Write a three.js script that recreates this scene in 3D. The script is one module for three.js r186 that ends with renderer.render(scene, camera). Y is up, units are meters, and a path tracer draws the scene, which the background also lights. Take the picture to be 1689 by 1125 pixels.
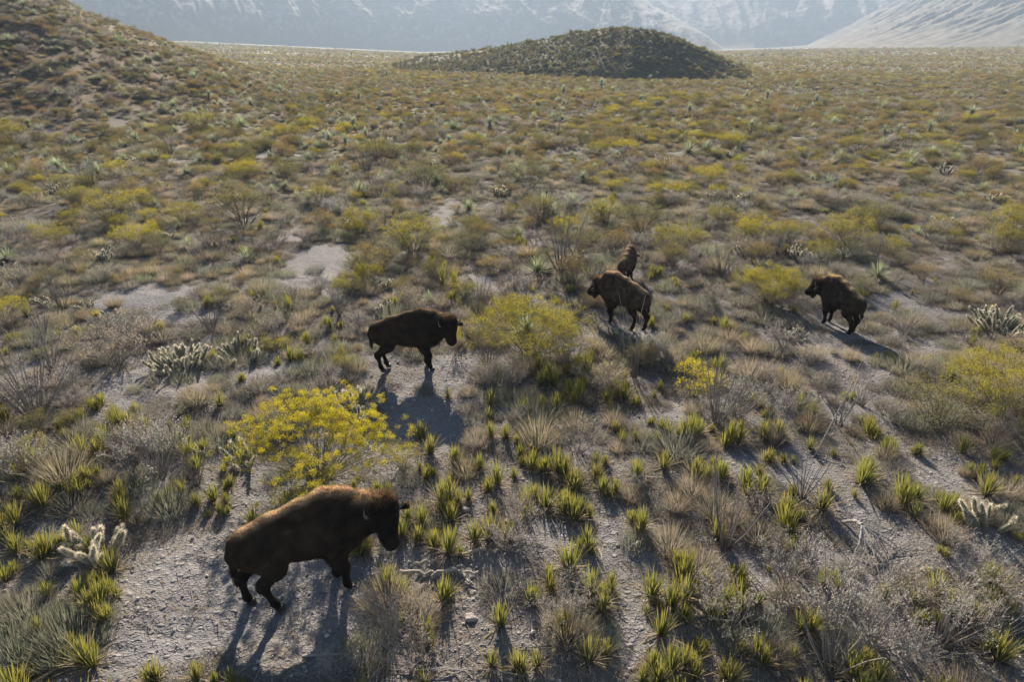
import * as THREE from 'three';
import { Sky } from 'three/addons/objects/Sky.js';
import { createNoise2D, createNoise3D } from 'simplex-noise';

// ------------------------------------------------------------------ camera, sky, sun, air, exposure
const PW = 1689, PH = 1125, FPX = 1126, CAMH = 8.5, PITCH = THREE.MathUtils.degToRad(23.4);
const camera = new THREE.PerspectiveCamera(2 * Math.atan(PH / 2 / FPX) * 180 / Math.PI, PW / PH, 0.1, 30000);
camera.position.set(0, CAMH, 0);
camera.rotation.x = -PITCH;
const scene = new THREE.Scene();
const renderer = new THREE.WebGLRenderer({ antialias: true });
renderer.toneMapping = THREE.LinearToneMapping;
renderer.toneMappingExposure = 3.85;
renderer.shadowMap.enabled = true;
const SUN_EL = THREE.MathUtils.degToRad(18), SUN_AZ = THREE.MathUtils.degToRad(-5.3);
const sunDir = new THREE.Vector3(Math.sin(SUN_AZ) * Math.cos(SUN_EL), Math.sin(SUN_EL), -Math.cos(SUN_AZ) * Math.cos(SUN_EL));
const sky = new Sky();
sky.name = 'sky'; sky.userData.kind = 'structure';
sky.scale.setScalar(20000);
const su = sky.material.uniforms;
su.sunPosition.value.copy(sunDir); su.turbidity.value = 1.6; su.rayleigh.value = 1.0; su.mieCoefficient.value = 0.003;
if (su.cloudCoverage) { su.cloudCoverage.value = 0; su.cloudDensity.value = 0; }
scene.add(sky);
scene.environmentIntensity = 0.1;
const sun = new THREE.DirectionalLight(new THREE.Color(1, 0.87, 0.70), 5);
sun.name = 'sunlight';
sun.position.copy(sunDir).multiplyScalar(120); sun.target.position.set(0, 0, -25);
sun.castShadow = true; sun.shadow.mapSize.set(4096, 4096);
Object.assign(sun.shadow.camera, { left: -60, right: 60, top: 60, bottom: -60, near: 1, far: 400 });
sun.shadow.radius = 1.0;
scene.add(sun, sun.target);
scene.fog = new THREE.FogExp2(new THREE.Color(0.62, 0.79, 1.0), 0.00035);

// ------------------------------------------------------------------ helpers
function rng(seed) { let a = seed >>> 0; return () => { a = (a + 0x6d2b79f5) | 0; let t = Math.imul(a ^ (a >>> 15), 1 | a); t = (t + Math.imul(t ^ (t >>> 7), 61 | t)) ^ t; return ((t ^ (t >>> 14)) >>> 0) / 4294967296; }; }
const V = (x, y, z) => new THREE.Vector3(x, y, z);
const lerp = THREE.MathUtils.lerp, clamp = THREE.MathUtils.clamp;
const sstep = (a, b, x) => { const t = clamp((x - a) / (b - a), 0, 1); return t * t * (3 - 2 * t); };
const N2 = createNoise2D(rng(11)), N2b = createNoise2D(rng(12)), N2c = createNoise2D(rng(13)), N3 = createNoise3D(rng(14));
const fbm = (x, y, o = 4) => { let s = 0, a = 0.5; for (let i = 0; i < o; i++) { s += a * N2(x, y); x = x * 2.03 + 17.1; y = y * 2.03 - 9.7; a *= 0.5; } return s; };
function piece(t, pts) { if (t <= pts[0][0]) return pts[0][1]; for (let i = 1; i < pts.length; i++) if (t <= pts[i][0]) { const [x0, y0] = pts[i - 1], [x1, y1] = pts[i]; return lerp(y0, y1, (t - x0) / (x1 - x0)); } return pts[pts.length - 1][1]; }
const ray = (px, py) => V(px - PW / 2, 0, 0).addScaledVector(V(0, Math.cos(PITCH), -Math.sin(PITCH)), PH / 2 - py).addScaledVector(V(0, -Math.sin(PITCH), -Math.cos(PITCH)), FPX).normalize();
const azOf = (px, py) => { const d = ray(px, py); return Math.atan2(d.x, -d.z); };
const elOf = (px, py) => Math.asin(ray(px, py).y);
function project(p) { // world -> photo pixel
  const x = p.x, y = p.y - CAMH, z = p.z, f = -y * Math.sin(PITCH) - z * Math.cos(PITCH), u = y * Math.cos(PITCH) - z * Math.sin(PITCH);
  return [PW / 2 + FPX * x / f, PH / 2 - FPX * u / f, f];
}
const counts = {};
function numbered(name) { const n = counts[name] = (counts[name] ?? -1) + 1; return n ? name + '_' + String(n).padStart(3, '0') : name; }
function tag(o, label, category, group, kind) { o.userData = { ...o.userData, label, category }; if (group) o.userData.group = group; if (kind) o.userData.kind = kind; return o; }
function shadows(o) { o.castShadow = o.receiveShadow = true; return o; }
function mesh(name, geo, mat, parent, kind) { const m = shadows(new THREE.Mesh(geo, mat)); m.name = name; if (kind) m.userData.kind = kind; if (parent) parent.add(m); return m; }

// collects coloured triangles; flat shaded unless normals are asked for
class GB {
  constructor() { this.p = []; this.c = []; }
  tri(a, b, c, ca, cb, cc) { this.p.push(a.x, a.y, a.z, b.x, b.y, b.z, c.x, c.y, c.z); cb ??= ca; cc ??= cb; this.c.push(ca[0], ca[1], ca[2], cb[0], cb[1], cb[2], cc[0], cc[1], cc[2]); }
  quad(a, b, c, d, c0, c1) { this.tri(a, b, c, c0, c0, c1 ?? c0); this.tri(a, c, d, c0, c1 ?? c0, c1 ?? c0); }
  get tris() { return this.p.length / 9; }
  geo() { const g = new THREE.BufferGeometry(); g.setAttribute('position', new THREE.Float32BufferAttribute(this.p, 3)); g.setAttribute('color', new THREE.Float32BufferAttribute(this.c, 3)); return g; }
  // a tapering leaf blade: base b, direction d, length, width, bend vector, segments, colours at foot and tip; fold > 0 makes a channel
  blade(b, d, len, w, bend, seg, c0, c1, fold = 0, roll = 0) {
    const side = V(d.z, 0, -d.x); if (side.lengthSq() < 1e-4) side.set(1, 0, 0); side.normalize(); if (roll) side.applyAxisAngle(d, roll);
    const up = side.clone().cross(d).normalize();
    let L, R, M, pc;
    for (let i = 0; i <= seg; i++) {
      const t = i / seg, p = b.clone().addScaledVector(d, len * t).addScaledVector(bend, len * t * t), ww = w * (i === seg ? 0.02 : (0.75 + 0.6 * t) * Math.pow(1 - t, 0.75) + 0.05) * 0.5;
      const c = [lerp(c0[0], c1[0], t), lerp(c0[1], c1[1], t), lerp(c0[2], c1[2], t)];
      const l = p.clone().addScaledVector(side, -ww), r = p.clone().addScaledVector(side, ww), m = fold ? p.clone().addScaledVector(up, -ww * fold) : p;
      if (i) {
        if (i === seg) { if (fold) { this.tri(L, M, p, pc, pc, c); this.tri(M, R, p, pc, pc, c); } else this.tri(L, R, p, pc, pc, c); }
        else if (fold) { this.quad(L, M, m, l, pc, c); this.quad(M, R, r, m, pc, c); } else this.quad(L, R, r, l, pc, c);
      }
      L = l; R = r; M = m; pc = c;
    }
  }
  // a round stick through points, with k sides
  stick(pts, r0, r1, c0, c1, k = 3) {
    let prev = null, pc;
    for (let i = 0; i < pts.length; i++) {
      const t = i / (pts.length - 1), d = (i < pts.length - 1 ? pts[i + 1].clone().sub(pts[i]) : pts[i].clone().sub(pts[i - 1])).normalize();
      const a = Math.abs(d.y) < 0.9 ? V(0, 1, 0).cross(d).normalize() : V(1, 0, 0).cross(d).normalize(), b = d.clone().cross(a), r = lerp(r0, r1, t), c = [lerp(c0[0], c1[0], t), lerp(c0[1], c1[1], t), lerp(c0[2], c1[2], t)], ring = [];
      for (let j = 0; j < k; j++) ring.push(pts[i].clone().addScaledVector(a, r * Math.cos(j / k * 6.2832)).addScaledVector(b, r * Math.sin(j / k * 6.2832)));
      if (prev) for (let j = 0; j < k; j++) { const n = (j + 1) % k; this.tri(prev[j], prev[n], ring[n], pc, pc, c); this.tri(prev[j], ring[n], ring[j], pc, c, c); }
      prev = ring; pc = c;
    }
  }
  leaf(p, len, w, c, R) { // a small diamond leaf in a random direction
    const d = V(R() - 0.5, R() - 0.35, R() - 0.5).normalize(), s = V(R() - 0.5, R() - 0.5, R() - 0.5).cross(d).normalize(), m = p.clone().addScaledVector(d, len * 0.5);
    this.tri(p, m.clone().addScaledVector(s, w / 2), p.clone().addScaledVector(d, len), c); this.tri(p, p.clone().addScaledVector(d, len), m.clone().addScaledVector(s, -w / 2), c);
  }
}
const vary = (c, R, a = 0.2, h = 0.06) => { const k = 1 + (R() - 0.5) * 2 * a; return [c[0] * k * (1 + (R() - 0.5) * 2 * h), c[1] * k * (1 + (R() - 0.5) * 2 * h), c[2] * k * (1 + (R() - 0.5) * 2 * h)]; };
const mixc = (a, b, t) => [lerp(a[0], b[0], t), lerp(a[1], b[1], t), lerp(a[2], b[2], t)];
const M = {
  leaf: new THREE.MeshPhysicalMaterial({ name: 'leaf', vertexColors: true, side: THREE.DoubleSide, roughness: 0.85, specularIntensity: 0.5, transmission: 0.5, thickness: 0 }),
  grass: new THREE.MeshPhysicalMaterial({ name: 'dry_grass', vertexColors: true, side: THREE.DoubleSide, roughness: 0.95, specularIntensity: 0.3, transmission: 0.5, thickness: 0 }),
  wood: new THREE.MeshStandardMaterial({ name: 'twig', vertexColors: true, side: THREE.DoubleSide, roughness: 0.9 }),
  spine: new THREE.MeshPhysicalMaterial({ name: 'spines', vertexColors: true, side: THREE.DoubleSide, roughness: 0.9, transmission: 0.5, thickness: 0 }),
  flesh: new THREE.MeshStandardMaterial({ name: 'flesh', vertexColors: true, side: THREE.DoubleSide, roughness: 0.8 }),
};
// ------------------------------------------------------------------ the land
const plainSlope = (az) => piece(az, [[azOf(0, 75), 0.0125], [azOf(300, 75), 0.0108], [azOf(690, 75), -0.0045], [azOf(1190, 75), -0.001], [azOf(1400, 75), 0.003], [azOf(1689, 75), 0.006]]);
const hillRise = [[0, -12], [40, -12], [90, 0], [150, 30], [220, 55], [300, 85], [400, 117], [470, 143], [530, 164], [600, 180], [690, 196]].map(([x, y]) => [azOf(x, Math.max(y, 0)), Math.max(0, 8.5 + 150 * Math.tan(elOf(x, y)))]);
hillRise.unshift([hillRise[0][0] - 0.5, 16.5]);
function hillH(az, r) { return piece(az, hillRise) * sstep(72, 150, r) * (1 - sstep(165, 330, r)); }
const mz = (x, y, rr) => [azOf(x, y), Math.max(0, 8.5 + rr * Math.tan(elOf(x, y)))];
const moundTop = [[azOf(640, 95), 0], mz(690, 94, 300), mz(760, 85, 290), mz(830, 76, 280), mz(900, 66, 268), mz(950, 56, 255), mz(1000, 50, 245), mz(1040, 48, 235), mz(1100, 58, 232), mz(1160, 84, 228), mz(1200, 104, 225), mz(1240, 126, 222), [azOf(1265, 135), 0]];
const moundR = [[azOf(690, 91), 300], [azOf(900, 61), 268], [azOf(1040, 45), 235], [azOf(1240, 126), 222]];
const moundF = [[azOf(690, 91), 255], [azOf(880, 61), 226], [azOf(960, 50), 212], [azOf(1040, 45), 203], [azOf(1240, 126), 206]];
function moundH(az, r) { const R0 = piece(az, moundR), F0 = piece(az, moundF); return piece(az, moundTop) * Math.pow(clamp((r - F0) / (R0 - F0), 0, 1), 0.85) * (1 - sstep(R0 + 4, R0 + 90, r)); }
function baseH(x, z) {
  const r = Math.hypot(x, z), az = Math.atan2(x, -z), front = Math.cos(az) > 0 ? 1 : 0;
  let h = 0.16 * N2(x * 0.11, z * 0.11) + 0.05 * N2b(x * 0.45, z * 0.45) + 0.5 * N2(x * 0.012 + 5, z * 0.012) * sstep(35, 120, r);
  if (r < 45) h += (0.014 * N2c(x * 1.7, z * 1.7) + 0.015 * N2(x * 4.1, z * 4.1) + 0.011 * N2b(x * 7.7, z * 7.7)) * (1 - sstep(25, 45, r));
  h += plainSlope(az) * Math.max(0, r - 200) * front;
  return h;
}
function landH(x, z) { const r = Math.hypot(x, z), az = Math.atan2(x, -z); return r < 60 ? baseH(x, z) : baseH(x, z) + hillH(az, r) + moundH(az, r); }
function G(px, py) { // where a line of sight meets the land
  const d = ray(px, py); let t = 4, last = 4;
  for (let i = 0; i < 4000; i++) { const y = CAMH + d.y * t; if (y < landH(d.x * t, d.z * t)) break; last = t; t *= 1.004; if (t > 3000) break; }
  for (let i = 0; i < 24; i++) { const m = (last + t) / 2; if (CAMH + d.y * m < landH(d.x * m, d.z * m)) t = m; else last = m; }
  return V(d.x * t, landH(d.x * t, d.z * t), d.z * t);
}
function noiseTexture(size, draw, srgb) {
  const data = new Uint8Array(size * size * 4); draw(data);
  const t = new THREE.DataTexture(data, size, size); t.wrapS = t.wrapT = THREE.RepeatWrapping; t.magFilter = THREE.LinearFilter; t.minFilter = THREE.LinearMipmapLinearFilter; t.generateMipmaps = true;
  if (srgb) t.colorSpace = THREE.SRGBColorSpace; t.needsUpdate = true; return t;
}
// gravelly earth: pebbles of several sizes as height, with their own tones
const SOIL = 1024, soilH = new Float32Array(SOIL * SOIL), soilT = new Float32Array(SOIL * SOIL);
{
  const R = rng(21);
  for (let k = 0; k < 11000; k++) {
    const big = R(), rad = big < 0.02 ? 9 + R() * 9 : big < 0.2 ? 4 + R() * 4 : 1.6 + R() * 2.6, cx = R() * SOIL, cy = R() * SOIL, top = 0.25 + rad * 0.045, tone = (R() - 0.42) * 0.5, ex = 0.7 + R() * 0.6;
    for (let y = Math.floor(cy - rad - 1); y <= cy + rad + 1; y++) for (let x = Math.floor(cx - rad - 1); x <= cx + rad + 1; x++) {
      const q = ((x - cx) * ex) ** 2 + ((y - cy) / ex) ** 2; if (q > rad * rad) continue;
      const i = ((y + SOIL) % SOIL) * SOIL + (x + SOIL) % SOIL, h = top * Math.sqrt(1 - q / (rad * rad)); if (h > soilH[i]) { soilH[i] = h; soilT[i] = tone; }
    }
  }
  for (let k = 0; k < 90; k++) { // hoof prints: two-lobed dents with a raised rim
    const cx = R() * SOIL, cy = R() * SOIL, a = R() * 6.283, ca = Math.cos(a), sa = Math.sin(a), rad = 20 + R() * 10, deep = 0.25 + 0.35 * R();
    for (let y = Math.floor(cy - rad * 1.5); y <= cy + rad * 1.5; y++) for (let x = Math.floor(cx - rad * 1.5); x <= cx + rad * 1.5; x++) { const u = ((x - cx) * ca + (y - cy) * sa) / rad, v = (-(x - cx) * sa + (y - cy) * ca) / rad, d = Math.hypot(u, v * 1.1); if (d > 1.45) continue; const i = ((y + SOIL) % SOIL) * SOIL + (x + SOIL) % SOIL; soilH[i] += -deep * sstep(1, 0.8, d) * (Math.abs(v) < 0.12 ? 0.4 : 1) + 0.22 * sstep(1.45, 1.12, d) * sstep(0.9, 1.1, d); soilH[i] += 0; soilT[i] -= 0.05 * sstep(1, 0.8, d); }
  }
  const wrapN = (x, y, f) => { const a = x / SOIL * 6.28318, b = y / SOIL * 6.28318; return N3(Math.cos(a) * f + 3, Math.sin(a) * f + Math.cos(b) * f, Math.sin(b) * f); };
  for (let y = 0; y < SOIL; y++) for (let x = 0; x < SOIL; x++) { const i = y * SOIL + x, g = R() * 0.16 + 0.6 * wrapN(x, y, 2.5) + 0.5 * wrapN(x, y, 7) + 0.35 * wrapN(x, y, 19); soilH[i] += 0.16 * g + 0.38; soilT[i] += 0.12 * (R() - 0.5) + 0.12 * wrapN(x, y, 5); }
}
const soilMap = noiseTexture(SOIL, (d) => { for (let i = 0; i < SOIL * SOIL; i++) { const k = 0.78 + soilT[i] * 0.55; for (let c = 0; c < 3; c++) d[i * 4 + c] = clamp(255 * Math.pow(clamp(k, 0.05, 1), 0.4545), 0, 255); d[i * 4 + 3] = 255; } }, true);
const soilBump = noiseTexture(SOIL, (d) => { for (let i = 0; i < SOIL * SOIL; i++) { d[i * 4] = d[i * 4 + 1] = d[i * 4 + 2] = clamp(soilH[i] * 165, 0, 255); d[i * 4 + 3] = 255; } });
const soilMat = new THREE.MeshStandardMaterial({ name: 'gravelly_earth', vertexColors: true, roughness: 1, map: soilMap, bumpMap: soilBump, bumpScale: 0.048 });
soilMat.map.repeat.set(1 / 3.2, 1 / 3.2); soilMat.bumpMap.repeat.set(1 / 3.2, 1 / 3.2);
function polarSheet(name, azs, rs, height, color, mat, kind = 'structure') {
  const na = azs.length, nr = rs.length, p = new Float32Array(na * nr * 3), c = new Float32Array(na * nr * 3), uv = new Float32Array(na * nr * 2), ix = new Uint32Array((na - 1) * (nr - 1) * 6);
  for (let j = 0, k = 0; j < nr; j++) for (let i = 0; i < na; i++, k++) {
    const r = typeof rs[j] === 'function' ? rs[j](azs[i]) : rs[j], x = Math.sin(azs[i]) * r, z = -Math.cos(azs[i]) * r, y = height(x, z, azs[i], r);
    p.set([x, y, z], k * 3); c.set(color(x, z, azs[i], r, y), k * 3); uv.set([x, z], k * 2);
  }
  for (let j = 0, k = 0; j < nr - 1; j++) for (let i = 0; i < na - 1; i++, k += 6) { const a = j * na + i; ix.set([a, a + 1, a + na, a + 1, a + na + 1, a + na], k); }
  const g = new THREE.BufferGeometry();
  g.setAttribute('position', new THREE.BufferAttribute(p, 3)); g.setAttribute('color', new THREE.BufferAttribute(c, 3)); g.setAttribute('uv', new THREE.BufferAttribute(uv, 2)); g.setIndex(new THREE.BufferAttribute(ix, 1)); g.computeVertexNormals();
  const m = mesh(name, g, mat); m.userData.kind = kind; scene.add(m); return m;
}
const range = (a, b, n) => Array.from({ length: n + 1 }, (_, i) => lerp(a, b, i / n));
const soilNear = [0.225, 0.219, 0.224], soilPink = [0.245, 0.226, 0.216], soilFar = [0.135, 0.105, 0.06], soilLitter = [0.165, 0.153, 0.142];
const bare = [[400, 950, 205, 95, 1], [300, 1010, 120, 100, 1], [560, 1030, 100, 70, 1], [690, 700, 90, 80, 0.96], [745, 620, 45, 45, 0.9], [250, 640, 110, 38, 0.8], [440, 612, 50, 28, 0.8], [230, 490, 80, 24, 0.95], [300, 520, 70, 15, 0.9], [522, 440, 62, 40, 0.9], [1400, 610, 62, 60, 0.85], [1425, 690, 60, 26, 0.7], [1490, 510, 65, 27, 0.85], [1560, 790, 80, 40, 0.75], [1640, 900, 60, 30, 0.8], [1040, 900, 50, 60, 0.85], [950, 920, 60, 35, 0.8], [800, 965, 70, 65, 0.85], [1230, 765, 60, 25, 0.8], [1330, 790, 60, 22, 0.8], [1120, 990, 55, 40, 0.5], [1040, 1060, 45, 50, 0.85], [800, 470, 85, 16, 0.8], [740, 360, 30, 30, 0.7], [700, 950, 90, 20, 0.6], [1430, 870, 70, 40, 0.6], [1250, 940, 50, 35, 0.7], [900, 880, 50, 25, 0.6], [490, 385, 30, 14, 0.7], [560, 480, 30, 20, 0.6], [60, 610, 40, 16, 0.5], [1130, 840, 40, 20, 0.6], [40, 255, 60, 8, 0.6], [150, 350, 50, 10, 0.6]].map(([px, py, rx, ry, s]) => { const c = G(px, py), e = G(px + rx, py), n = G(px, py - ry), f = G(px, Math.min(py + ry, 1180)); return [c.x, (n.z + f.z) / 2, Math.hypot(e.x - c.x, e.z - c.z), Math.abs(n.z - f.z) / 2, s]; }); // open patches of gravel on the ground
function bareAt(x, z) { let k = 0; if (z < -70 || Math.abs(x) > 60) return 0; for (const [cx, cz, rx, rz, s] of bare) { const q = ((x - cx) / rx) ** 2 + ((z - cz) / rz) ** 2; if (q < 1.3) k = Math.max(k, s * sstep(1.3, 0.6, q)); } return k; }
function soilColor(x, z, az, r) {
  const n = fbm(x * 0.16, z * 0.16, 4), far = sstep(40, 220, r); let c = mixc(soilNear, soilPink, sstep(-0.2, 0.4, n)); c = mixc(c, soilLitter, 0.85 * (1 - bareAt(x, z)) * sstep(-0.55, 0.05, fbm(x * 0.3 + 7, z * 0.3, 4))); c = mixc(c, mixc(soilFar, mixc([0.27, 0.225, 0.15], [0.19, 0.155, 0.10], sstep(700, 1300, r)), sstep(260, 600, r)), far);
  const k = 1 + 0.22 * fbm(x * 0.5 + 40, z * 0.5, 3) + 0.35 * far * fbm(x * 0.03, z * 0.03, 4); return [c[0] * k, c[1] * k, c[2] * k];
}
{
  const rad = [0.5, 2, 3.5]; for (let r = 4.6; r < 30; r *= 1.0075) rad.push(r); for (let r = 30; r < 300; r *= 1.02) rad.push(r); for (let r = 300; r < 5200; r *= 1.06) rad.push(r);
  const azs = [...range(-Math.PI, -0.86, 40), ...range(-0.855, 0.855, 460), ...range(0.86, Math.PI, 40)];
  polarSheet('ground', azs, rad, (x, z) => baseH(x, z), soilColor, soilMat);
  const hillCol = (x, z, az, r) => { const n = fbm(x * 0.05, z * 0.05, 4), c = mixc(soilColor(x, z, az, r), mixc([0.15, 0.104, 0.058], [0.205, 0.145, 0.08], sstep(-0.3, 0.3, n)), sstep(0.2, 2.5, hillH(az, r))), k = 1 + 0.3 * fbm(x * 0.4, z * 0.4, 3); return [c[0] * k, c[1] * k, c[2] * k]; };
  polarSheet('hill', range(hillRise[0][0] + 0.02, azOf(720, 196), 180), range(70, 335, 130), (x, z, az, r) => { const h = hillH(az, r); return baseH(x, z) + h - 0.15 * (1 - sstep(0, 0.6, h)) + 0.12 * N2(x * 0.12, z * 0.12) * sstep(0.3, 2, h); }, hillCol, soilMat);
  polarSheet('hill', range(azOf(600, 100), azOf(1290, 140), 200), range(190, 400, 120), (x, z, az, r) => { const h = moundH(az, r); return baseH(x, z) + h - 0.3 * (1 - sstep(0, 0.8, h)) + 0.15 * N2(x * 0.08, z * 0.08) * sstep(0.3, 2, h); }, (x, z, az, r) => { const k = 1 + 0.3 * fbm(x * 0.2, z * 0.2, 3); return mixc(soilColor(x, z, az, r), [0.11 * k, 0.092 * k, 0.06 * k], sstep(0.2, 2, moundH(az, r))); }, soilMat).name = 'hill_001';
}
// mountains: far walls of bare rock with gullies and pale ledges
const rockMat = new THREE.MeshStandardMaterial({ name: 'mountain_rock', vertexColors: true, roughness: 1 });
const ridged = (x, y, o = 4) => { let s = 0, a = 0.5; for (let i = 0; i < o; i++) { s += a * (1 - Math.abs(N2(x, y))); x = x * 2.1 + 3.3; y = y * 2.1 + 7.7; a *= 0.5; } return s; };
function mountain(az0, az1, cols, r0, cap, steep, seed, tones, far = 1700) {
  const rows = []; for (let i = 0; i <= 70; i++) rows.push((az) => r0(az) + 420 * i / 70); for (let i = 1; i <= 40; i++) rows.push((az) => r0(az) + 420 + (far - 420) * i / 40);
  const H = (x, z, az, r) => {
    const d = r - r0(az); if (d <= 0) return baseH(x, z) - 4;
    const gully = ridged(az * 15 + seed + d * 0.0012, d * 0.0016, 4), fine = ridged(az * 70 + seed, d * 0.012, 3);
    let h = d * (steep * (0.75 + 0.4 * gully)) * sstep(-40, 150, d) + 9 * (fine - 0.5) * sstep(0, 120, d);
    const top = cap(az, r) * (0.9 + 0.25 * ridged(az * 9 + seed, 2.2, 3)); h = top * (1 - Math.exp(-h / Math.max(top, 1)));
    const s = 17, f = h / s + 0.6 * N2(az * 20, d * 0.004), k = f - Math.floor(f); return baseH(x, z) - 4 + h + s * 0.1 * (sstep(0.55, 0.9, k) - k);
  };
  polarSheet('mountain', range(az0, az1, cols), rows, H, (x, z, az, r, y) => {
    const n = fbm(az * 60 + seed, y * 0.05, 4), ledge = sstep(0.18, 0.42, N2(az * 26 + seed * 2, y * 0.022) * 0.6 + 0.5 * N2b(az * 95, y * 0.07)), c = mixc(tones[0], tones[1], sstep(-0.4, 0.4, n)), o = mixc(c, tones[2], ledge * 0.8); return mixc([0.18, 0.148, 0.095], o, sstep(20, 130, r - r0(az)));
  }, rockMat).name = numbered('mountain');
}
const sunAz = SUN_AZ;
const wallCap = (az) => piece(az, [[-1.0, 380], [azOf(480, 20), 400], [azOf(720, 20), 460], [azOf(900, 20), 440], [azOf(1000, 20), 330], [azOf(1080, 0), 150], [azOf(1140, 40), 72], [azOf(1197, 78), 2], [1, 0]]);
mountain(-0.95, azOf(1197, 78), 900, (az) => piece(az, [[-1, 1650], [azOf(250, 20), 1800], [azOf(500, 20), 2150], [azOf(640, 20), 2420], [azOf(730, 20), 2500], [azOf(850, 20), 2430], [azOf(1000, 20), 2200], [azOf(1197, 78), 2000]]) + 40 * N2(az * 9, 3), wallCap, 0.62, 1.7, [[0.10, 0.09, 0.082], [0.15, 0.132, 0.118], [0.30, 0.28, 0.265]]);
mountain(azOf(350, 60), 0.98, 800, (az) => piece(az, [[azOf(480, 20), 3600], [azOf(950, 20), 3300], [azOf(1110, 20), 3000], [azOf(1250, 20), 2700], [1, 2700]]), (az) => piece(az, [[azOf(740, 20), 470], [azOf(950, 20), 420], [azOf(1110, 20), 400], [0.6, 380], [1, 360]]), 0.62, 8.1, [[0.15, 0.13, 0.115], [0.24, 0.21, 0.185], [0.34, 0.31, 0.285]]);
{ // the lit alluvial slope at the right, cut by diagonal gullies
  const top = [[azOf(1240, 80), 0], [azOf(1330, 66), 6], [azOf(1400, 48), 44], [azOf(1480, 26), 92], [azOf(1560, 0), 140], [azOf(1689, -20), 190], [0.98, 205]];
  const r0 = 1150, r1 = 2400;
  polarSheet('mountain', range(azOf(1240, 80), 0.98, 420), range(r0, r1 + 700, 190), (x, z, az, r) => {
    const t = clamp((r - r0) / (r1 - r0), 0, 1.3), h = piece(az, top) * Math.pow(t, 1.35), u = az * 30 - (r - r0) * 0.006, g = ridged(u, (r - r0) * 0.0009 + az * 3, 4), g2 = ridged(u * 3.1, r * 0.002, 3);
    return baseH(x, z) - 3 + h * (0.82 + 0.36 * g) + (12 * (g2 - 0.5)) * sstep(0.1, 0.6, t) * sstep(4, 40, h);
  }, (x, z, az, r) => { const n = fbm(az * 50, r * 0.006, 4); return mixc([0.095, 0.076, 0.052], [0.165, 0.134, 0.096], sstep(-0.3, 0.4, n)); }, rockMat).name = numbered('mountain');
}
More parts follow.
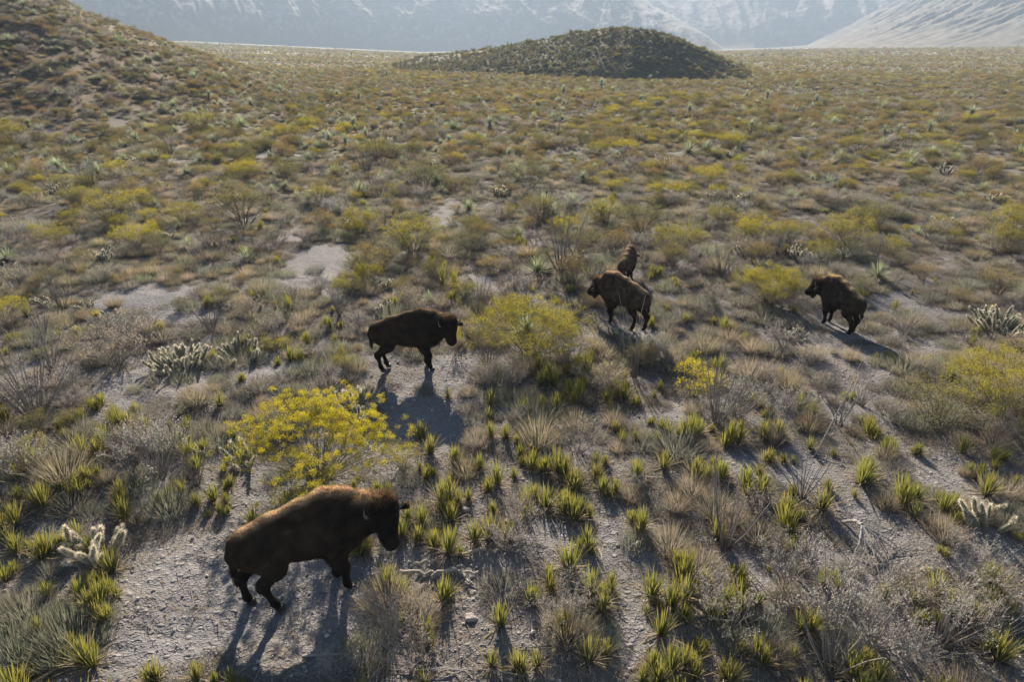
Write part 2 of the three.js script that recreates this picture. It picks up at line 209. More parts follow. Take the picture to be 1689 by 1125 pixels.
// ------------------------------------------------------------------ bison
const K = 0.032;
function skin(prims, cell, colour) { // prims: [a, b, ra, rb, wz] tapered capsules joined by a smooth minimum, meshed by surface nets
  const lo = V(9, 9, 9), hi = V(-9, -9, -9);
  for (const [a, b, ra, rb] of prims) { const m = Math.max(ra, rb) + 0.1; for (const q of [a, b]) { lo.min(q.clone().subScalar(m)); hi.max(q.clone().addScalar(m)); } }
  const n = [0, 1, 2].map((i) => Math.ceil((hi.getComponent(i) - lo.getComponent(i)) / cell) + 1), S = new Float32Array(n[0] * n[1] * n[2]), id = (x, y, z) => (z * n[1] + y) * n[0] + x;
  for (const [a, b, ra, rb, w = 1] of prims) {
    const m = Math.max(ra, rb) + 0.2, l = [], h = [];
    for (let i = 0; i < 3; i++) { l[i] = Math.max(0, Math.floor((Math.min(a.getComponent(i), b.getComponent(i)) - m - lo.getComponent(i)) / cell)); h[i] = Math.min(n[i] - 1, Math.ceil((Math.max(a.getComponent(i), b.getComponent(i)) + m - lo.getComponent(i)) / cell)); }
    const dx = b.x - a.x, dy = b.y - a.y, dz = (b.z - a.z), dd = dx * dx + dy * dy + dz * dz + 1e-9;
    for (let z = l[2]; z <= h[2]; z++) for (let y = l[1]; y <= h[1]; y++) for (let x = l[0]; x <= h[0]; x++) {
      const px = lo.x + x * cell - a.x, py = lo.y + y * cell - a.y, pz = lo.z + z * cell - a.z; let t = (px * dx + py * dy + pz * dz) / dd; t = t < 0 ? 0 : t > 1 ? 1 : t;
      const qx = px - dx * t, qy = py - dy * t, qz = (pz - dz * t) / w, d = Math.sqrt(qx * qx + qy * qy + qz * qz) - (ra + (rb - ra) * t);
      if (d < 0.19) S[id(x, y, z)] += Math.exp(-d / K);
    }
  }
  for (let i = 0; i < S.length; i++) S[i] = S[i] > 1e-9 ? -K * Math.log(S[i]) : 0.3;
  const vid = new Int32Array(S.length).fill(-1), P = [], I = [];
  for (let z = 0; z < n[2] - 1; z++) for (let y = 0; y < n[1] - 1; y++) for (let x = 0; x < n[0] - 1; x++) {
    let cx = 0, cy = 0, cz = 0, k = 0; const v = []; for (let c = 0; c < 8; c++) v.push(S[id(x + (c & 1), y + (c >> 1 & 1), z + (c >> 2))]);
    if (v.every((q) => q > 0) || v.every((q) => q <= 0)) continue;
    for (let c = 0; c < 8; c++) for (const bit of [1, 2, 4]) if (!(c & bit)) { const e = c | bit; if ((v[c] > 0) !== (v[e] > 0)) { const t = v[c] / (v[c] - v[e]); cx += (c & 1) + (bit === 1 ? t : 0); cy += (c >> 1 & 1) + (bit === 2 ? t : 0); cz += (c >> 2) + (bit === 4 ? t : 0); k++; } }
    vid[id(x, y, z)] = P.length / 3; P.push(lo.x + (x + cx / k) * cell, lo.y + (y + cy / k) * cell, lo.z + (z + cz / k) * cell);
  }
  for (let z = 1; z < n[2] - 1; z++) for (let y = 1; y < n[1] - 1; y++) for (let x = 1; x < n[0] - 1; x++) {
    const s = S[id(x, y, z)] > 0;
    const q = (a, b, c, d, f) => f ? I.push(a, b, c, a, c, d) : I.push(a, c, b, a, d, c);
    if (s !== S[id(x + 1, y, z)] > 0) q(vid[id(x, y - 1, z - 1)], vid[id(x, y, z - 1)], vid[id(x, y, z)], vid[id(x, y - 1, z)], !s);
    if (s !== S[id(x, y + 1, z)] > 0) q(vid[id(x - 1, y, z - 1)], vid[id(x - 1, y, z)], vid[id(x, y, z)], vid[id(x, y, z - 1)], !s);
    if (s !== S[id(x, y, z + 1)] > 0) q(vid[id(x - 1, y - 1, z)], vid[id(x, y - 1, z)], vid[id(x, y, z)], vid[id(x - 1, y, z)], !s);
  }
  const g = new THREE.BufferGeometry(); g.setAttribute('position', new THREE.Float32BufferAttribute(P, 3)); g.setIndex(I); g.computeVertexNormals();
  const nn = g.attributes.normal, C = new Float32Array(P.length); for (let i = 0; i < P.length / 3; i++) C.set(colour(V(P[i * 3], P[i * 3 + 1], P[i * 3 + 2]), V(nn.getX(i), nn.getY(i), nn.getZ(i))), i * 3);
  g.setAttribute('color', new THREE.BufferAttribute(C, 3)); return g;
}
const hideMat = new THREE.MeshPhysicalMaterial({ name: 'hide', vertexColors: true, roughness: 0.95, specularIntensity: 0.15 });
const furMat = new THREE.MeshPhysicalMaterial({ name: 'fur', vertexColors: true, roughness: 0.8, side: THREE.DoubleSide, specularIntensity: 0.3, transmission: 0.4, thickness: 0 });
const hornMat = new THREE.MeshPhysicalMaterial({ name: 'horn', color: new THREE.Color(0.17, 0.155, 0.135), roughness: 0.35 });
const hoofMat = new THREE.MeshStandardMaterial({ name: 'hoof', color: new THREE.Color(0.03, 0.027, 0.025), roughness: 0.6 });
const eyeMat = new THREE.MeshPhysicalMaterial({ name: 'eye', color: new THREE.Color(0.01, 0.008, 0.006), roughness: 0.08 });
const noseMat = new THREE.MeshPhysicalMaterial({ name: 'nose', color: new THREE.Color(0.012, 0.011, 0.011), roughness: 0.45 });
function bison(o) {
  const root = new THREE.Group(); root.name = numbered('bison'); scene.add(root);
  const R = rng(o.seed), hp = V(...o.head), F = V(...o.face).normalize(); // head pivot and the direction from poll to muzzle
  const side0 = V(0, 0, 1).addScaledVector(F, -F.z), roll = o.roll ?? 0; if (side0.lengthSq() < 0.05) side0.set(1, 0, 0);
  // sideways axis of the head: horizontal, across the face
  const Sx = V(F.x, 0, F.z).lengthSq() > 0.02 ? V(-F.z, 0, F.x).normalize() : side0.normalize(); Sx.applyAxisAngle(F, roll);
  const U = Sx.clone().cross(F).normalize(); // out of the forehead
  const HS = 1.14, hd = (f, u, s) => hp.clone().addScaledVector(F, f * 0.98).addScaledVector(U, u * HS).addScaledVector(Sx, s * HS);
  const p = [], add = (a, b, ra, rb, w = 1) => p.push([a, b, ra, rb, w]);
  const fat = o.fat ?? 1;
  // trunk
  add(V(-0.80, 1.09, 0), V(-0.45, 1.12, 0), 0.235, 0.28, 0.95); add(V(-0.74, 0.98, 0), V(-0.5, 0.98, 0), 0.25, 0.27, 1.05);
  add(V(-0.45, 1.06, 0), V(0.05, 1.04, 0), 0.30, 0.36 * fat, 0.98); add(V(0.0, 1.03, 0), V(0.40, 1.05, 0), 0.36 * fat, 0.40, 0.9);
  add(V(-0.82, 1.24, 0), V(-0.42, 1.35, 0), 0.10, 0.13, 1.15); add(V(-0.42, 1.35, 0), V(0.02, 1.45, 0), 0.13, 0.15, 1.1); add(V(0.02, 1.45, 0), V(0.36, 1.50, 0), 0.15, 0.18, 1.0); add(V(0.36, 1.50, 0), V(0.70, 1.44, 0), 0.18, 0.2, 0.95);
  add(V(0.28, 1.22, 0), V(0.58, 1.25, 0), 0.33, 0.31, 0.82); add(V(0.42, 1.0, 0), V(0.66, 1.02, 0), 0.38, 0.32, 0.82); add(V(0.45, 0.90, 0), V(0.66, 0.92, 0), 0.24, 0.21, 0.85);
  // neck to the head
  const nk = V(0.62, 1.18, 0), mid = nk.clone().lerp(hd(-0.02, -0.08, 0), 0.55).add(V(0.04, 0.02, 0));
  add(nk, mid, 0.34, 0.28, 0.85); add(mid, hd(0.02, -0.06, 0), 0.28, 0.2, 0.95); add(V(0.6, 1.30, 0), hd(-0.06, -0.06, 0), 0.17, 0.12, 0.9); add(V(0.7, 0.98, 0), hd(0.15, -0.14, 0), 0.2, 0.13, 0.8);
  // head
  add(hd(-0.03, 0.02, -0.05), hd(-0.03, 0.02, 0.05), 0.195, 0.195); add(hd(0.0, 0.02, 0), hd(0.2, 0.0, 0), 0.2, 0.155); add(hd(0.2, 0, 0), hd(0.47, -0.005, 0), 0.155, 0.098); add(hd(0.47, -0.01, -0.02), hd(0.5, -0.01, 0.02), 0.085, 0.085);
  add(hd(0.1, -0.1, 0), hd(0.40, -0.06, 0), 0.155, 0.085); add(hd(0.16, 0.02, -0.1), hd(0.17, 0.02, -0.115), 0.05, 0.04); add(hd(0.16, 0.02, 0.1), hd(0.17, 0.02, 0.115), 0.05, 0.04);
  const bd = hd(0.36, -0.13, 0); add(bd, bd.clone().add(V(0, -0.15, 0)), 0.07, 0.025);
  const ears = [];
  for (const s of [-1, 1]) { const e0 = hd(0.02, -0.04, s * 0.19), e1 = hd(0.05, -0.05, s * 0.335); add(e0, e1, 0.035, 0.03); add(e1, hd(0.07, -0.05, s * 0.37), 0.03, 0.012); ears.push([e0, e1]); }
  // legs: [x, y, z] of joints relative to the standing pose, moved by the gait
  const legs = [], g = o.gait ?? [0, 0, 0, 0]; // feet shifts forward: hind right, hind left, fore right, fore left
  const hooves = [];
  [[1, 0], [-1, 1]].forEach(([s, k]) => { const d = g[k], hip = V(-0.64, 0.98, s * 0.15), knee = V(-0.50 + d * 0.35, 0.74, s * 0.2), hock = V(-0.80 + d * 0.75, 0.47, s * 0.16), fet = V(-0.72 + d * 0.97, 0.13, s * 0.155), hoof = V(-0.67 + d, 0.04, s * 0.155);
    add(hip, knee, 0.21, 0.155, 0.85); add(knee, hock, 0.14, 0.066, 0.85); add(hock, hock.clone().add(V(-0.02, 0.05, 0)), 0.055, 0.03); add(hock, fet, 0.06, 0.042); add(fet, hoof, 0.045, 0.05); hooves.push(hoof); });
  [[1, 2], [-1, 3]].forEach(([s, k]) => { const d = g[k], sh = V(0.5, 0.98, s * 0.2), el = V(0.43 + d * 0.2, 0.72, s * 0.2), kn = V(0.52 + d * 0.65, 0.42, s * 0.165), fet = V(0.50 + d * 0.97, 0.13, s * 0.16), hoof = V(0.55 + d, 0.04, s * 0.16);
    add(sh, el, 0.2, 0.14, 0.8); add(el, kn, 0.125, 0.075); add(kn, fet, 0.066, 0.043); add(fet, hoof, 0.045, 0.05); hooves.push(hoof); });
  // tail
  add(V(-0.97, 1.2, 0), V(-1.04, 1.0, 0.02), 0.04, 0.028); add(V(-1.04, 1.0, 0.02), V(-1.01, 0.75, 0.03), 0.028, 0.026); add(V(-1.01, 0.75, 0.03), V(-0.99, 0.6, 0.03), 0.032, 0.01);
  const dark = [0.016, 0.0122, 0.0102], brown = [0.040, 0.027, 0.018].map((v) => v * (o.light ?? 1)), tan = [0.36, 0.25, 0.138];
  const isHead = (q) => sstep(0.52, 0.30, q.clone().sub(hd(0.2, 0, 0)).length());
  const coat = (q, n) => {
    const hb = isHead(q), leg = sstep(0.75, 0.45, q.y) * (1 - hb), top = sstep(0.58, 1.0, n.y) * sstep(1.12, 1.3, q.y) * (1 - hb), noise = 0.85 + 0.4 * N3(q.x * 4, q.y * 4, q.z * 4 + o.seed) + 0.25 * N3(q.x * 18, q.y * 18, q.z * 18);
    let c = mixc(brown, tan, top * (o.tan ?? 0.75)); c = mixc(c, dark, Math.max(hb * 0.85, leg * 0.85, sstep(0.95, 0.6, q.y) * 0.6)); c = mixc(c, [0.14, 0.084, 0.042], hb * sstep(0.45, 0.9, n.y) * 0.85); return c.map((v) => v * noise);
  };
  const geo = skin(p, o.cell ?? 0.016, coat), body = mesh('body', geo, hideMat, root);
  // hair: tapering strands, long on hump, forehead, beard and forelegs
  const fb = new GB(), pos = geo.attributes.position, nor = geo.attributes.normal, ix = geo.index.array, tri = ix.length / 3;
  const per = o.hairs / tri;
  for (let t = 0; t < tri; t++) for (let k = per + R(); k >= 1; k--) {
    const a = ix[t * 3], b = ix[t * 3 + 1], c = ix[t * 3 + 2]; let u = R(), v = R(); if (u + v > 1) { u = 1 - u; v = 1 - v; }
    const at = (m) => V(m.getX(a) * (1 - u - v) + m.getX(b) * u + m.getX(c) * v, m.getY(a) * (1 - u - v) + m.getY(b) * u + m.getY(c) * v, m.getZ(a) * (1 - u - v) + m.getZ(b) * u + m.getZ(c) * v), q = at(pos), n = at(nor).normalize();
    const hb = isHead(q), dh = q.clone().sub(hd(-0.04, 0.06, 0)).length(), crown = sstep(0.27, 0.14, dh), fore = sstep(0.25, 0.4, q.x) * (1 - hb), cape = fore * sstep(0.6, 0.8, q.y), pants = fore * sstep(0.36, 0.5, q.y) * sstep(0.85, 0.7, q.y);
    const beard = sstep(0.2, 0.05, q.clone().sub(bd).length());
    let L = 0.022 + 0.028 * cape + 0.05 * pants + 0.055 * crown + 0.07 * beard; if (hb > 0.5 && crown < 0.2 && beard < 0.2) L = 0.014; if (q.y < 0.36) L = 0.012; if (q.x < -1.0 && q.y < 0.75) L = 0.04;
    L *= 0.7 + 0.6 * R();
    const d = n.clone().multiplyScalar(0.75).add(V(-0.45, -0.35, 0)).add(V(R() - 0.5, R() - 0.5, R() - 0.5).multiplyScalar(0.7)); if (crown > 0.2) d.copy(n).addScaledVector(V(R() - 0.5, R() - 0.5, R() - 0.5), 0.9); if (beard > 0.3 || pants > 0.5) d.y -= 0.9; d.normalize();
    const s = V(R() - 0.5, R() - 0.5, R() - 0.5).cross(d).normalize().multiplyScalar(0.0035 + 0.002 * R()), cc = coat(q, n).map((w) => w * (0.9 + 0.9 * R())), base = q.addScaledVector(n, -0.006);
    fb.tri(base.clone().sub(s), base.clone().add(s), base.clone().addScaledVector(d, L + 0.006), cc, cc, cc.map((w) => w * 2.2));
  }
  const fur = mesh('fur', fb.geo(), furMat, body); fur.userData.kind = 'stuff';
  // horns, eyes, nose, hooves
  for (const s of [-1, 1]) {
    const c = new THREE.CatmullRomCurve3([hd(0.03, 0.04, s * 0.14), hd(0.04, 0.04, s * 0.22), hd(0.0, 0.08, s * 0.27), hd(-0.09, 0.13, s * 0.265)]), hg = new THREE.TubeGeometry(c, 14, 0.036, 8), hpz = hg.attributes.position;
    for (let i = 0; i <= 14; i++) { const ctr = c.getPointAt(i / 14), k = 1 - 0.93 * Math.pow(i / 14, 1.3); for (let j = 0; j <= 8; j++) { const q = i * 9 + j; hpz.setXYZ(q, ctr.x + (hpz.getX(q) - ctr.x) * k, ctr.y + (hpz.getY(q) - ctr.y) * k, ctr.z + (hpz.getZ(q) - ctr.z) * k); } }
    hg.computeVertexNormals(); mesh('horn', hg, hornMat, root);
    const e = mesh('eye', new THREE.SphereGeometry(0.021, 10, 8), eyeMat, root); e.position.copy(hd(0.175, 0.035, s * 0.142));
  }
  { // bare nose pad with two nostril dents
    const ng = new THREE.SphereGeometry(1, 20, 14), q = ng.attributes.position; for (let i = 0; i < q.count; i++) { let x = q.getX(i), y = q.getY(i), z = q.getZ(i); const dn = Math.min(Math.hypot(y - 0.15, z - 0.5), Math.hypot(y - 0.15, z + 0.5)); if (x > 0) x -= 0.3 * sstep(0.3, 0.08, dn); const w = hd(0.545 + x * 0.045, 0.0 + y * 0.055, z * 0.072); q.setXYZ(i, w.x, w.y, w.z); } ng.computeVertexNormals(); mesh('nose', ng, noseMat, root);
  }
  for (const h of hooves) {
    const hg = new THREE.CylinderGeometry(0.05, 0.066, 0.08, 14, 3), q = hg.attributes.position; for (let i = 0; i < q.count; i++) { const x = q.getX(i), z = q.getZ(i); q.setX(i, x * 1.15 + (x > 0 ? 0.02 * (0.04 - q.getY(i)) / 0.08 : 0)); if (Math.abs(z) < 0.02 && x > 0.02) q.setX(i, q.getX(i) - 0.02); } hg.computeVertexNormals();
    const m = mesh('hoof', hg, hoofMat, root); m.position.set(h.x + 0.01, 0.04, h.z);
  }
  const sc = o.scale ?? 1; root.scale.set(sc, sc * (o.tall ?? 1.06), sc);
  root.position.set(o.at.x, o.at.y + 0.0, o.at.z); root.rotation.y = o.heading;
  tag(root, o.label, 'bison', 'bison grazing across the desert slope');
  return root;
}
const deg = Math.PI / 180;
function stand(hind, fore, extra = 0) { // where the middle of the body stands between hind and fore feet
  const a = G(...hind), b = G(...fore), heading = Math.atan2(-(b.z - a.z), b.x - a.x), c = a.clone().lerp(b, 0.55); c.y = landH(c.x, c.z); return { at: c, heading: heading + extra };
}
const herd = [];
herd.push(bison({ ...stand([438, 1000], [570, 958]), seed: 1, light: 1.15, scale: 1.07, tall: 1.09, fat: 0.94, head: [1.19, 1.33, 0.30], face: [0.10, -0.78, 0.62], gait: [0.19, -0.2, 0.06, -0.06], hairs: 60000, cell: 0.0145, tan: 0.9, label: 'nearest and largest bison, standing on pale bare gravel with its face turned to us' }));
herd.push(bison({ ...stand([632, 612], [712, 605]), seed: 2, light: 0.9, scale: 1.0, head: [1.14, 1.32, 0.2], face: [0.22, -0.82, 0.52], gait: [-0.06, 0.06, 0.08, -0.04], hairs: 34000, tan: 0.35, label: 'dark bison beside the wide yellow bush, head turned to us, long shadow in front' }));
herd.push(bison({ ...stand([1049, 545], [1007, 527]), seed: 3, scale: 0.98, light: 1.9, head: [1.05, 1.14, -0.05], face: [0.72, -0.68, -0.12], gait: [-0.12, 0.16, 0.1, -0.14], hairs: 30000, tan: 0.85, label: 'bison walking left and away behind ocotillo wands, head held low' }));
herd.push(bison({ at: G(1032, 463), heading: 72 * deg, seed: 4, light: 2.3, head: [1.02, 1.1, 0.0], face: [0.8, -0.6, 0.05], gait: [0.05, -0.05, 0.03, 0], hairs: 22000, tan: 0.6, scale: 0.83, tall: 0.95, fat: 1.15, label: 'farthest bison, seen from behind above the back of the walking one' }));
herd.push(bison({ ...stand([1398, 550], [1364, 530], 10 * deg), seed: 5, light: 1.3, scale: 0.94, head: [1.0, 1.24, -0.22], face: [0.55, -0.72, -0.42], gait: [0.1, -0.08, 0.04, -0.06], hairs: 30000, tan: 0.95, label: 'rightmost bison, rump towards us and head turned left to a yellow bush' }));
// ------------------------------------------------------------------ plant patterns: each returns a list of [part name, geometry, material, kind]
const C = {
  agave: [0.14, 0.175, 0.03], agaveTip: [0.41, 0.36, 0.08], agaveDry: [0.50, 0.39, 0.21], straw: [0.47, 0.38, 0.25], strawGrey: [0.25, 0.225, 0.185], tan: [0.47, 0.365, 0.235],
  cand: [0.17, 0.185, 0.13], candTip: [0.30, 0.30, 0.21], twig: [0.19, 0.165, 0.145], twigPale: [0.37, 0.335, 0.295], yellow: [0.58, 0.49, 0.015], olive: [0.22, 0.195, 0.045], gold: [0.32, 0.235, 0.08],
  yucca: [0.26, 0.315, 0.215], yuccaTip: [0.44, 0.47, 0.30], spine: [0.78, 0.71, 0.56], flesh: [0.12, 0.14, 0.08], bark: [0.10, 0.082, 0.068], greyLeaf: [0.19, 0.18, 0.13],
};
const dirUp = (az, tilt) => V(Math.cos(az) * Math.sin(tilt), Math.cos(tilt), Math.sin(az) * Math.sin(tilt));
function agave(seed, n, heads, len, hue = 0, dry = 1) {
  const R = rng(seed), g = new GB(), d = new GB();
  for (let h = 0; h < heads; h++) {
    const o = h ? V((R() - 0.5) * 0.5, 0, (R() - 0.5) * 0.4) : V(0, 0, 0), L = len * (h ? 0.6 + 0.4 * R() : 1), green = mixc(mixc(vary(C.agave, R, 0.15), C.agaveTip, hue), C.agaveDry, seed % 5 === 0 ? 0.32 : 0), lean = V((R() - 0.5) * 0.25, 0, (R() - 0.5) * 0.25);
    for (let i = 0; i < n; i++) {
      const k = i / n, az = i * 2.4 + R() * 0.5, tilt = 0.05 + 0.46 * k + (R() - 0.5) * 0.14, dir = dirUp(az, tilt).add(lean).normalize(), b = o.clone().add(V(Math.cos(az) * 0.045 * k, 0.0, Math.sin(az) * 0.045 * k)), ll = L * (0.75 + 0.35 * R()) * (1 - 0.15 * k);
      g.blade(b, dir, ll, 0.024 + 0.009 * R(), V(-dir.x, 0.1, -dir.z).multiplyScalar(0.14 * ll * (R() * 1.6)), 4, vary(mixc(green, [0.10, 0.13, 0.03], 0.35), R, 0.2), vary(mixc(green, C.agaveTip, 0.3 + 0.7 * R() * (0.4 + k)), R, 0.2), 0.45);
    }
    for (let i = 0; i < n * 0.8 * dry; i++) { const az = R() * 6.28, tilt = 0.75 + 0.9 * R(), dir = dirUp(az, tilt), ll = L * (0.5 + 0.55 * R()); d.blade(o.clone().add(V(0, 0.02, 0)), dir, ll, 0.012 + 0.014 * R(), V((R() - 0.5) * 0.2, -0.05 - R() * 0.22, (R() - 0.5) * 0.2).multiplyScalar(ll * 1.5), 3, vary(C.strawGrey, R, 0.3), vary(C.agaveDry, R, 0.35), 0, (R() - 0.5)); }
  }
  return [['leaf_blades', g.geo(), M.leaf, 'stuff'], ['dry_leaves', d.geo(), M.grass, 'stuff']];
}
function tuft(seed, n, rad, len, spread, c0, c1, w = 0.008, seg = 2, droop = 0.3) { // grass, reeds, stems rising from a round base
  const R = rng(seed), g = new GB();
  for (let i = 0; i < n; i++) {
    const az = R() * 6.283, q = Math.sqrt(R()), b = V(Math.cos(az) * rad * q, 0, Math.sin(az) * rad * q), a2 = az + (R() - 0.5) * 1.2, dir = dirUp(a2, spread * (0.25 + 0.9 * q) * (0.5 + R() * 0.7)), ll = len * (0.55 + 0.55 * R()) * (1.05 - 0.35 * q);
    g.blade(b, dir, ll, w * (0.7 + 0.6 * R()), V(dir.x, -0.5, dir.z).multiplyScalar(droop * ll * R()), seg, vary(c0, R, 0.3, 0.1), vary(mixc(c1, c0, R() * 0.5), R, 0.3, 0.1), 0, (R() - 0.5) * 2);
  }
  return g;
}
function bush(seed, w, h, stems, perTip, leafLen, cLeaf, cLeaf2, tips = 3, density = 1, clus = 0.13, bare = 0) {
  const R = rng(seed), g = new GB(), tw = new GB(), ends = [];
  for (let i = 0; i < stems; i++) {
    const az = R() * 6.283, t = 0.15 + 0.95 * Math.sqrt(R()), reach = h * (0.65 + 0.4 * R()) * (1 - 0.32 * t * t), e = V(Math.cos(az) * w * 0.5 * t, reach, Math.sin(az) * w * 0.5 * t), m = e.clone().multiply(V(0.45, 0.5, 0.45)).add(V((R() - 0.5) * 0.15, 0, (R() - 0.5) * 0.15)), b = V(Math.cos(az) * 0.12 * t, 0, Math.sin(az) * 0.12 * t);
    tw.stick([b, m, e], 0.009, 0.003, C.bark, C.twig); ends.push([e, 1], [m.clone().lerp(e, 0.6), 0.6], [b.clone().lerp(m, 0.8), 0.45]);
    for (let k = 0; k < tips; k++) { const s = m.clone().lerp(e, 0.15 + R() * 0.7), d = V((R() - 0.5), 0.15 + R() * 0.55, (R() - 0.5)).normalize().multiplyScalar(0.2 + 0.28 * R() * Math.min(1, w * 0.6)), q = s.clone().add(d); tw.stick([s, s.clone().lerp(q, 0.5).add(V((R() - 0.5) * 0.05, 0, (R() - 0.5) * 0.05)), q], 0.004, 0.002, C.twig, C.twig); ends.push([q, 0.8]); }
  }
  for (const [e, k] of ends) {
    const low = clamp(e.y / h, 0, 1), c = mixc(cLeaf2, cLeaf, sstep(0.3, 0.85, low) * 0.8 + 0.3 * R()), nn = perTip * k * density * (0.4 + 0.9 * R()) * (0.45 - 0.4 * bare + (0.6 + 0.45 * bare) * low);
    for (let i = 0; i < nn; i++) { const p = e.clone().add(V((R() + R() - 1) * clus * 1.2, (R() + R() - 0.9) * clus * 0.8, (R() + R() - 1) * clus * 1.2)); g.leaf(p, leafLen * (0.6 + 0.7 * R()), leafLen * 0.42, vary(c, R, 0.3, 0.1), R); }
  }
  return [['leaves', g.geo(), M.leaf, 'stuff'], ['branches', tw.geo(), M.wood]];
}
function dryShrub(seed, w, h, stems, c0, c1, fuzz = 6, cf = C.strawGrey) {
  const R = rng(seed), tw = new GB(), g = new GB();
  const grow = (p, d, len, r, depth) => {
    const m = p.clone().addScaledVector(d, len * 0.5).add(V((R() - 0.5) * len * 0.2, 0, (R() - 0.5) * len * 0.2)), e = m.clone().addScaledVector(d, len * 0.5).add(V((R() - 0.5) * len * 0.2, 0, (R() - 0.5) * len * 0.2));
    tw.stick([p, m, e], r, r * 0.6, c0, c1);
    if (depth > 0) for (let i = 0, n = depth > 1 ? 3 : 2 + (R() > 0.5); i < n; i++) grow(m.clone().lerp(e, R()), d.clone().add(V(R() - 0.5, R() * 0.5 - 0.2, R() - 0.5).multiplyScalar(1.3)).normalize(), len * 0.6, r * 0.55, depth - 1);
    else for (let i = 0; i < fuzz; i++) g.leaf(p.clone().lerp(e, R()).add(V((R() - 0.5) * 0.05, (R() - 0.5) * 0.05, (R() - 0.5) * 0.05)), 0.02 + 0.02 * R(), 0.008, vary(cf, R, 0.3), R);
  };
  for (let i = 0; i < stems; i++) { const az = R() * 6.283, t = Math.sqrt(R()), e = V(Math.cos(az) * w * 0.5 * t, h * (1 - 0.4 * t), Math.sin(az) * w * 0.5 * t), b = V(Math.cos(az) * 0.1 * t * w, 0, Math.sin(az) * 0.1 * t * w); grow(b, e.clone().sub(b).normalize(), e.length() * 0.6, 0.007, 2); }
  const out = [['branches', tw.geo(), M.wood]]; if (fuzz) out.push(['dry_twiglets', g.geo(), M.grass, 'stuff']); return out;
}
function ocotillo(seed, n, h, lean = 0.5) {
  const R = rng(seed), out = [];
  for (let i = 0; i < n; i++) {
    const g = new GB(), az = R() * 6.283, d = dirUp(az, lean * (0.2 + R() * 0.9)), L = h * (0.6 + 0.5 * R()), pts = []; let p = V(Math.cos(az) * 0.06, 0, Math.sin(az) * 0.06);
    const curl = V((R() - 0.5) * 0.5, R() * 0.5, (R() - 0.5) * 0.5); for (let k = 0; k <= 9; k++) { pts.push(p.clone()); p = p.clone().addScaledVector(d.clone().addScaledVector(curl, k / 9).add(V((R() - 0.5) * 0.16, 0, (R() - 0.5) * 0.16)).normalize(), L / 9); }
    g.stick(pts, 0.0145, 0.006, mixc(C.bark, C.twigPale, 0.25 * R()), mixc(C.twig, C.twigPale, 0.4 + 0.4 * R()), 4);
    for (let k = 0; k < 36; k++) { const q = pts[1 + Math.floor(R() * 8)], q2 = pts[1 + Math.floor(R() * 8)]; g.leaf(q.clone().lerp(pts[Math.min(9, pts.indexOf(q) + 1)], R()), 0.022, 0.005, C.twigPale, R); }
    out.push(['wand', g.geo(), M.wood]);
  }
  return out;
}
function cholla(seed, arms, h, w, spines = 110, armR = 0.036) { // each arm is a part, its halo of straw spines a sub-part
  const R = rng(seed), out = [];
  const arm = (b, d, len, r) => {
    const f = new GB(), s = new GB(), n = 6, pts = []; for (let i = 0; i <= n; i++) pts.push(b.clone().addScaledVector(d, len * i / n).add(V(0, 0.1 * len * (i / n) ** 2, 0)));
    let prev = null; const k = 8;
    for (let i = 0; i <= n; i++) { const rr = r * (i === n ? 0.25 : i === n - 1 ? 0.8 : i === 0 ? 0.7 : 1), a = V(d.z, 0, -d.x).normalize(); if (a.lengthSq() < 0.5) a.set(1, 0, 0); const c = d.clone().cross(a), ring = []; for (let j = 0; j < k; j++) { const q = rr * (j % 2 ? 1.06 : 0.94); ring.push(pts[i].clone().addScaledVector(a, q * Math.cos(j / k * 6.2832)).addScaledVector(c, q * Math.sin(j / k * 6.2832))); } if (prev) for (let j = 0; j < k; j++) f.quad(prev[j], prev[(j + 1) % k], ring[(j + 1) % k], ring[j], vary(C.flesh, R, 0.2)); prev = ring; }
    for (let i = 0; i < 2.0 * spines * len / 0.3; i++) { const t = R(), p = b.clone().addScaledVector(d, len * t).add(V(0, 0.1 * len * t * t, 0)), o = V(R() - 0.5, R() - 0.5, R() - 0.5).addScaledVector(d, -V(0, 0, 0).dot(d)).normalize().add(d.clone().multiplyScalar(t > 0.85 ? 0.7 : 0.1)).normalize(), q = p.clone().addScaledVector(o, r * 0.8), sd = o.clone().cross(d).normalize().multiplyScalar(0.0042); s.tri(q.clone().sub(sd), q.clone().add(sd), q.clone().addScaledVector(o, 0.03 + 0.03 * R()), vary(C.spine, R, 0.2)); }
    out.push(['cactus_arm', f.geo(), M.flesh, null, s.geo()]);
    return pts[n];
  };
  for (let i = 0; i < arms; i++) {
    const az = R() * 6.283, t = Math.sqrt(R()), b = V(Math.cos(az) * w * 0.3 * t, 0, Math.sin(az) * w * 0.3 * t), d = dirUp(az + (R() - 0.5), 0.15 + 0.7 * t), L = h * (0.55 + 0.4 * R()), e = arm(b, d, L, armR * (0.9 + 0.25 * R()));
    if (R() < 0.65) arm(e.clone().lerp(b, 0.2), dirUp(az + (R() - 0.5) * 2, 0.2 + 0.9 * R()), L * 0.5, armR * 0.85);
    if (R() < 0.35) arm(e.clone().lerp(b, 0.55), dirUp(az + (R() - 0.5) * 4, 0.7 + 0.5 * R()), L * 0.4, armR * 0.8);
  }
  return out;
}
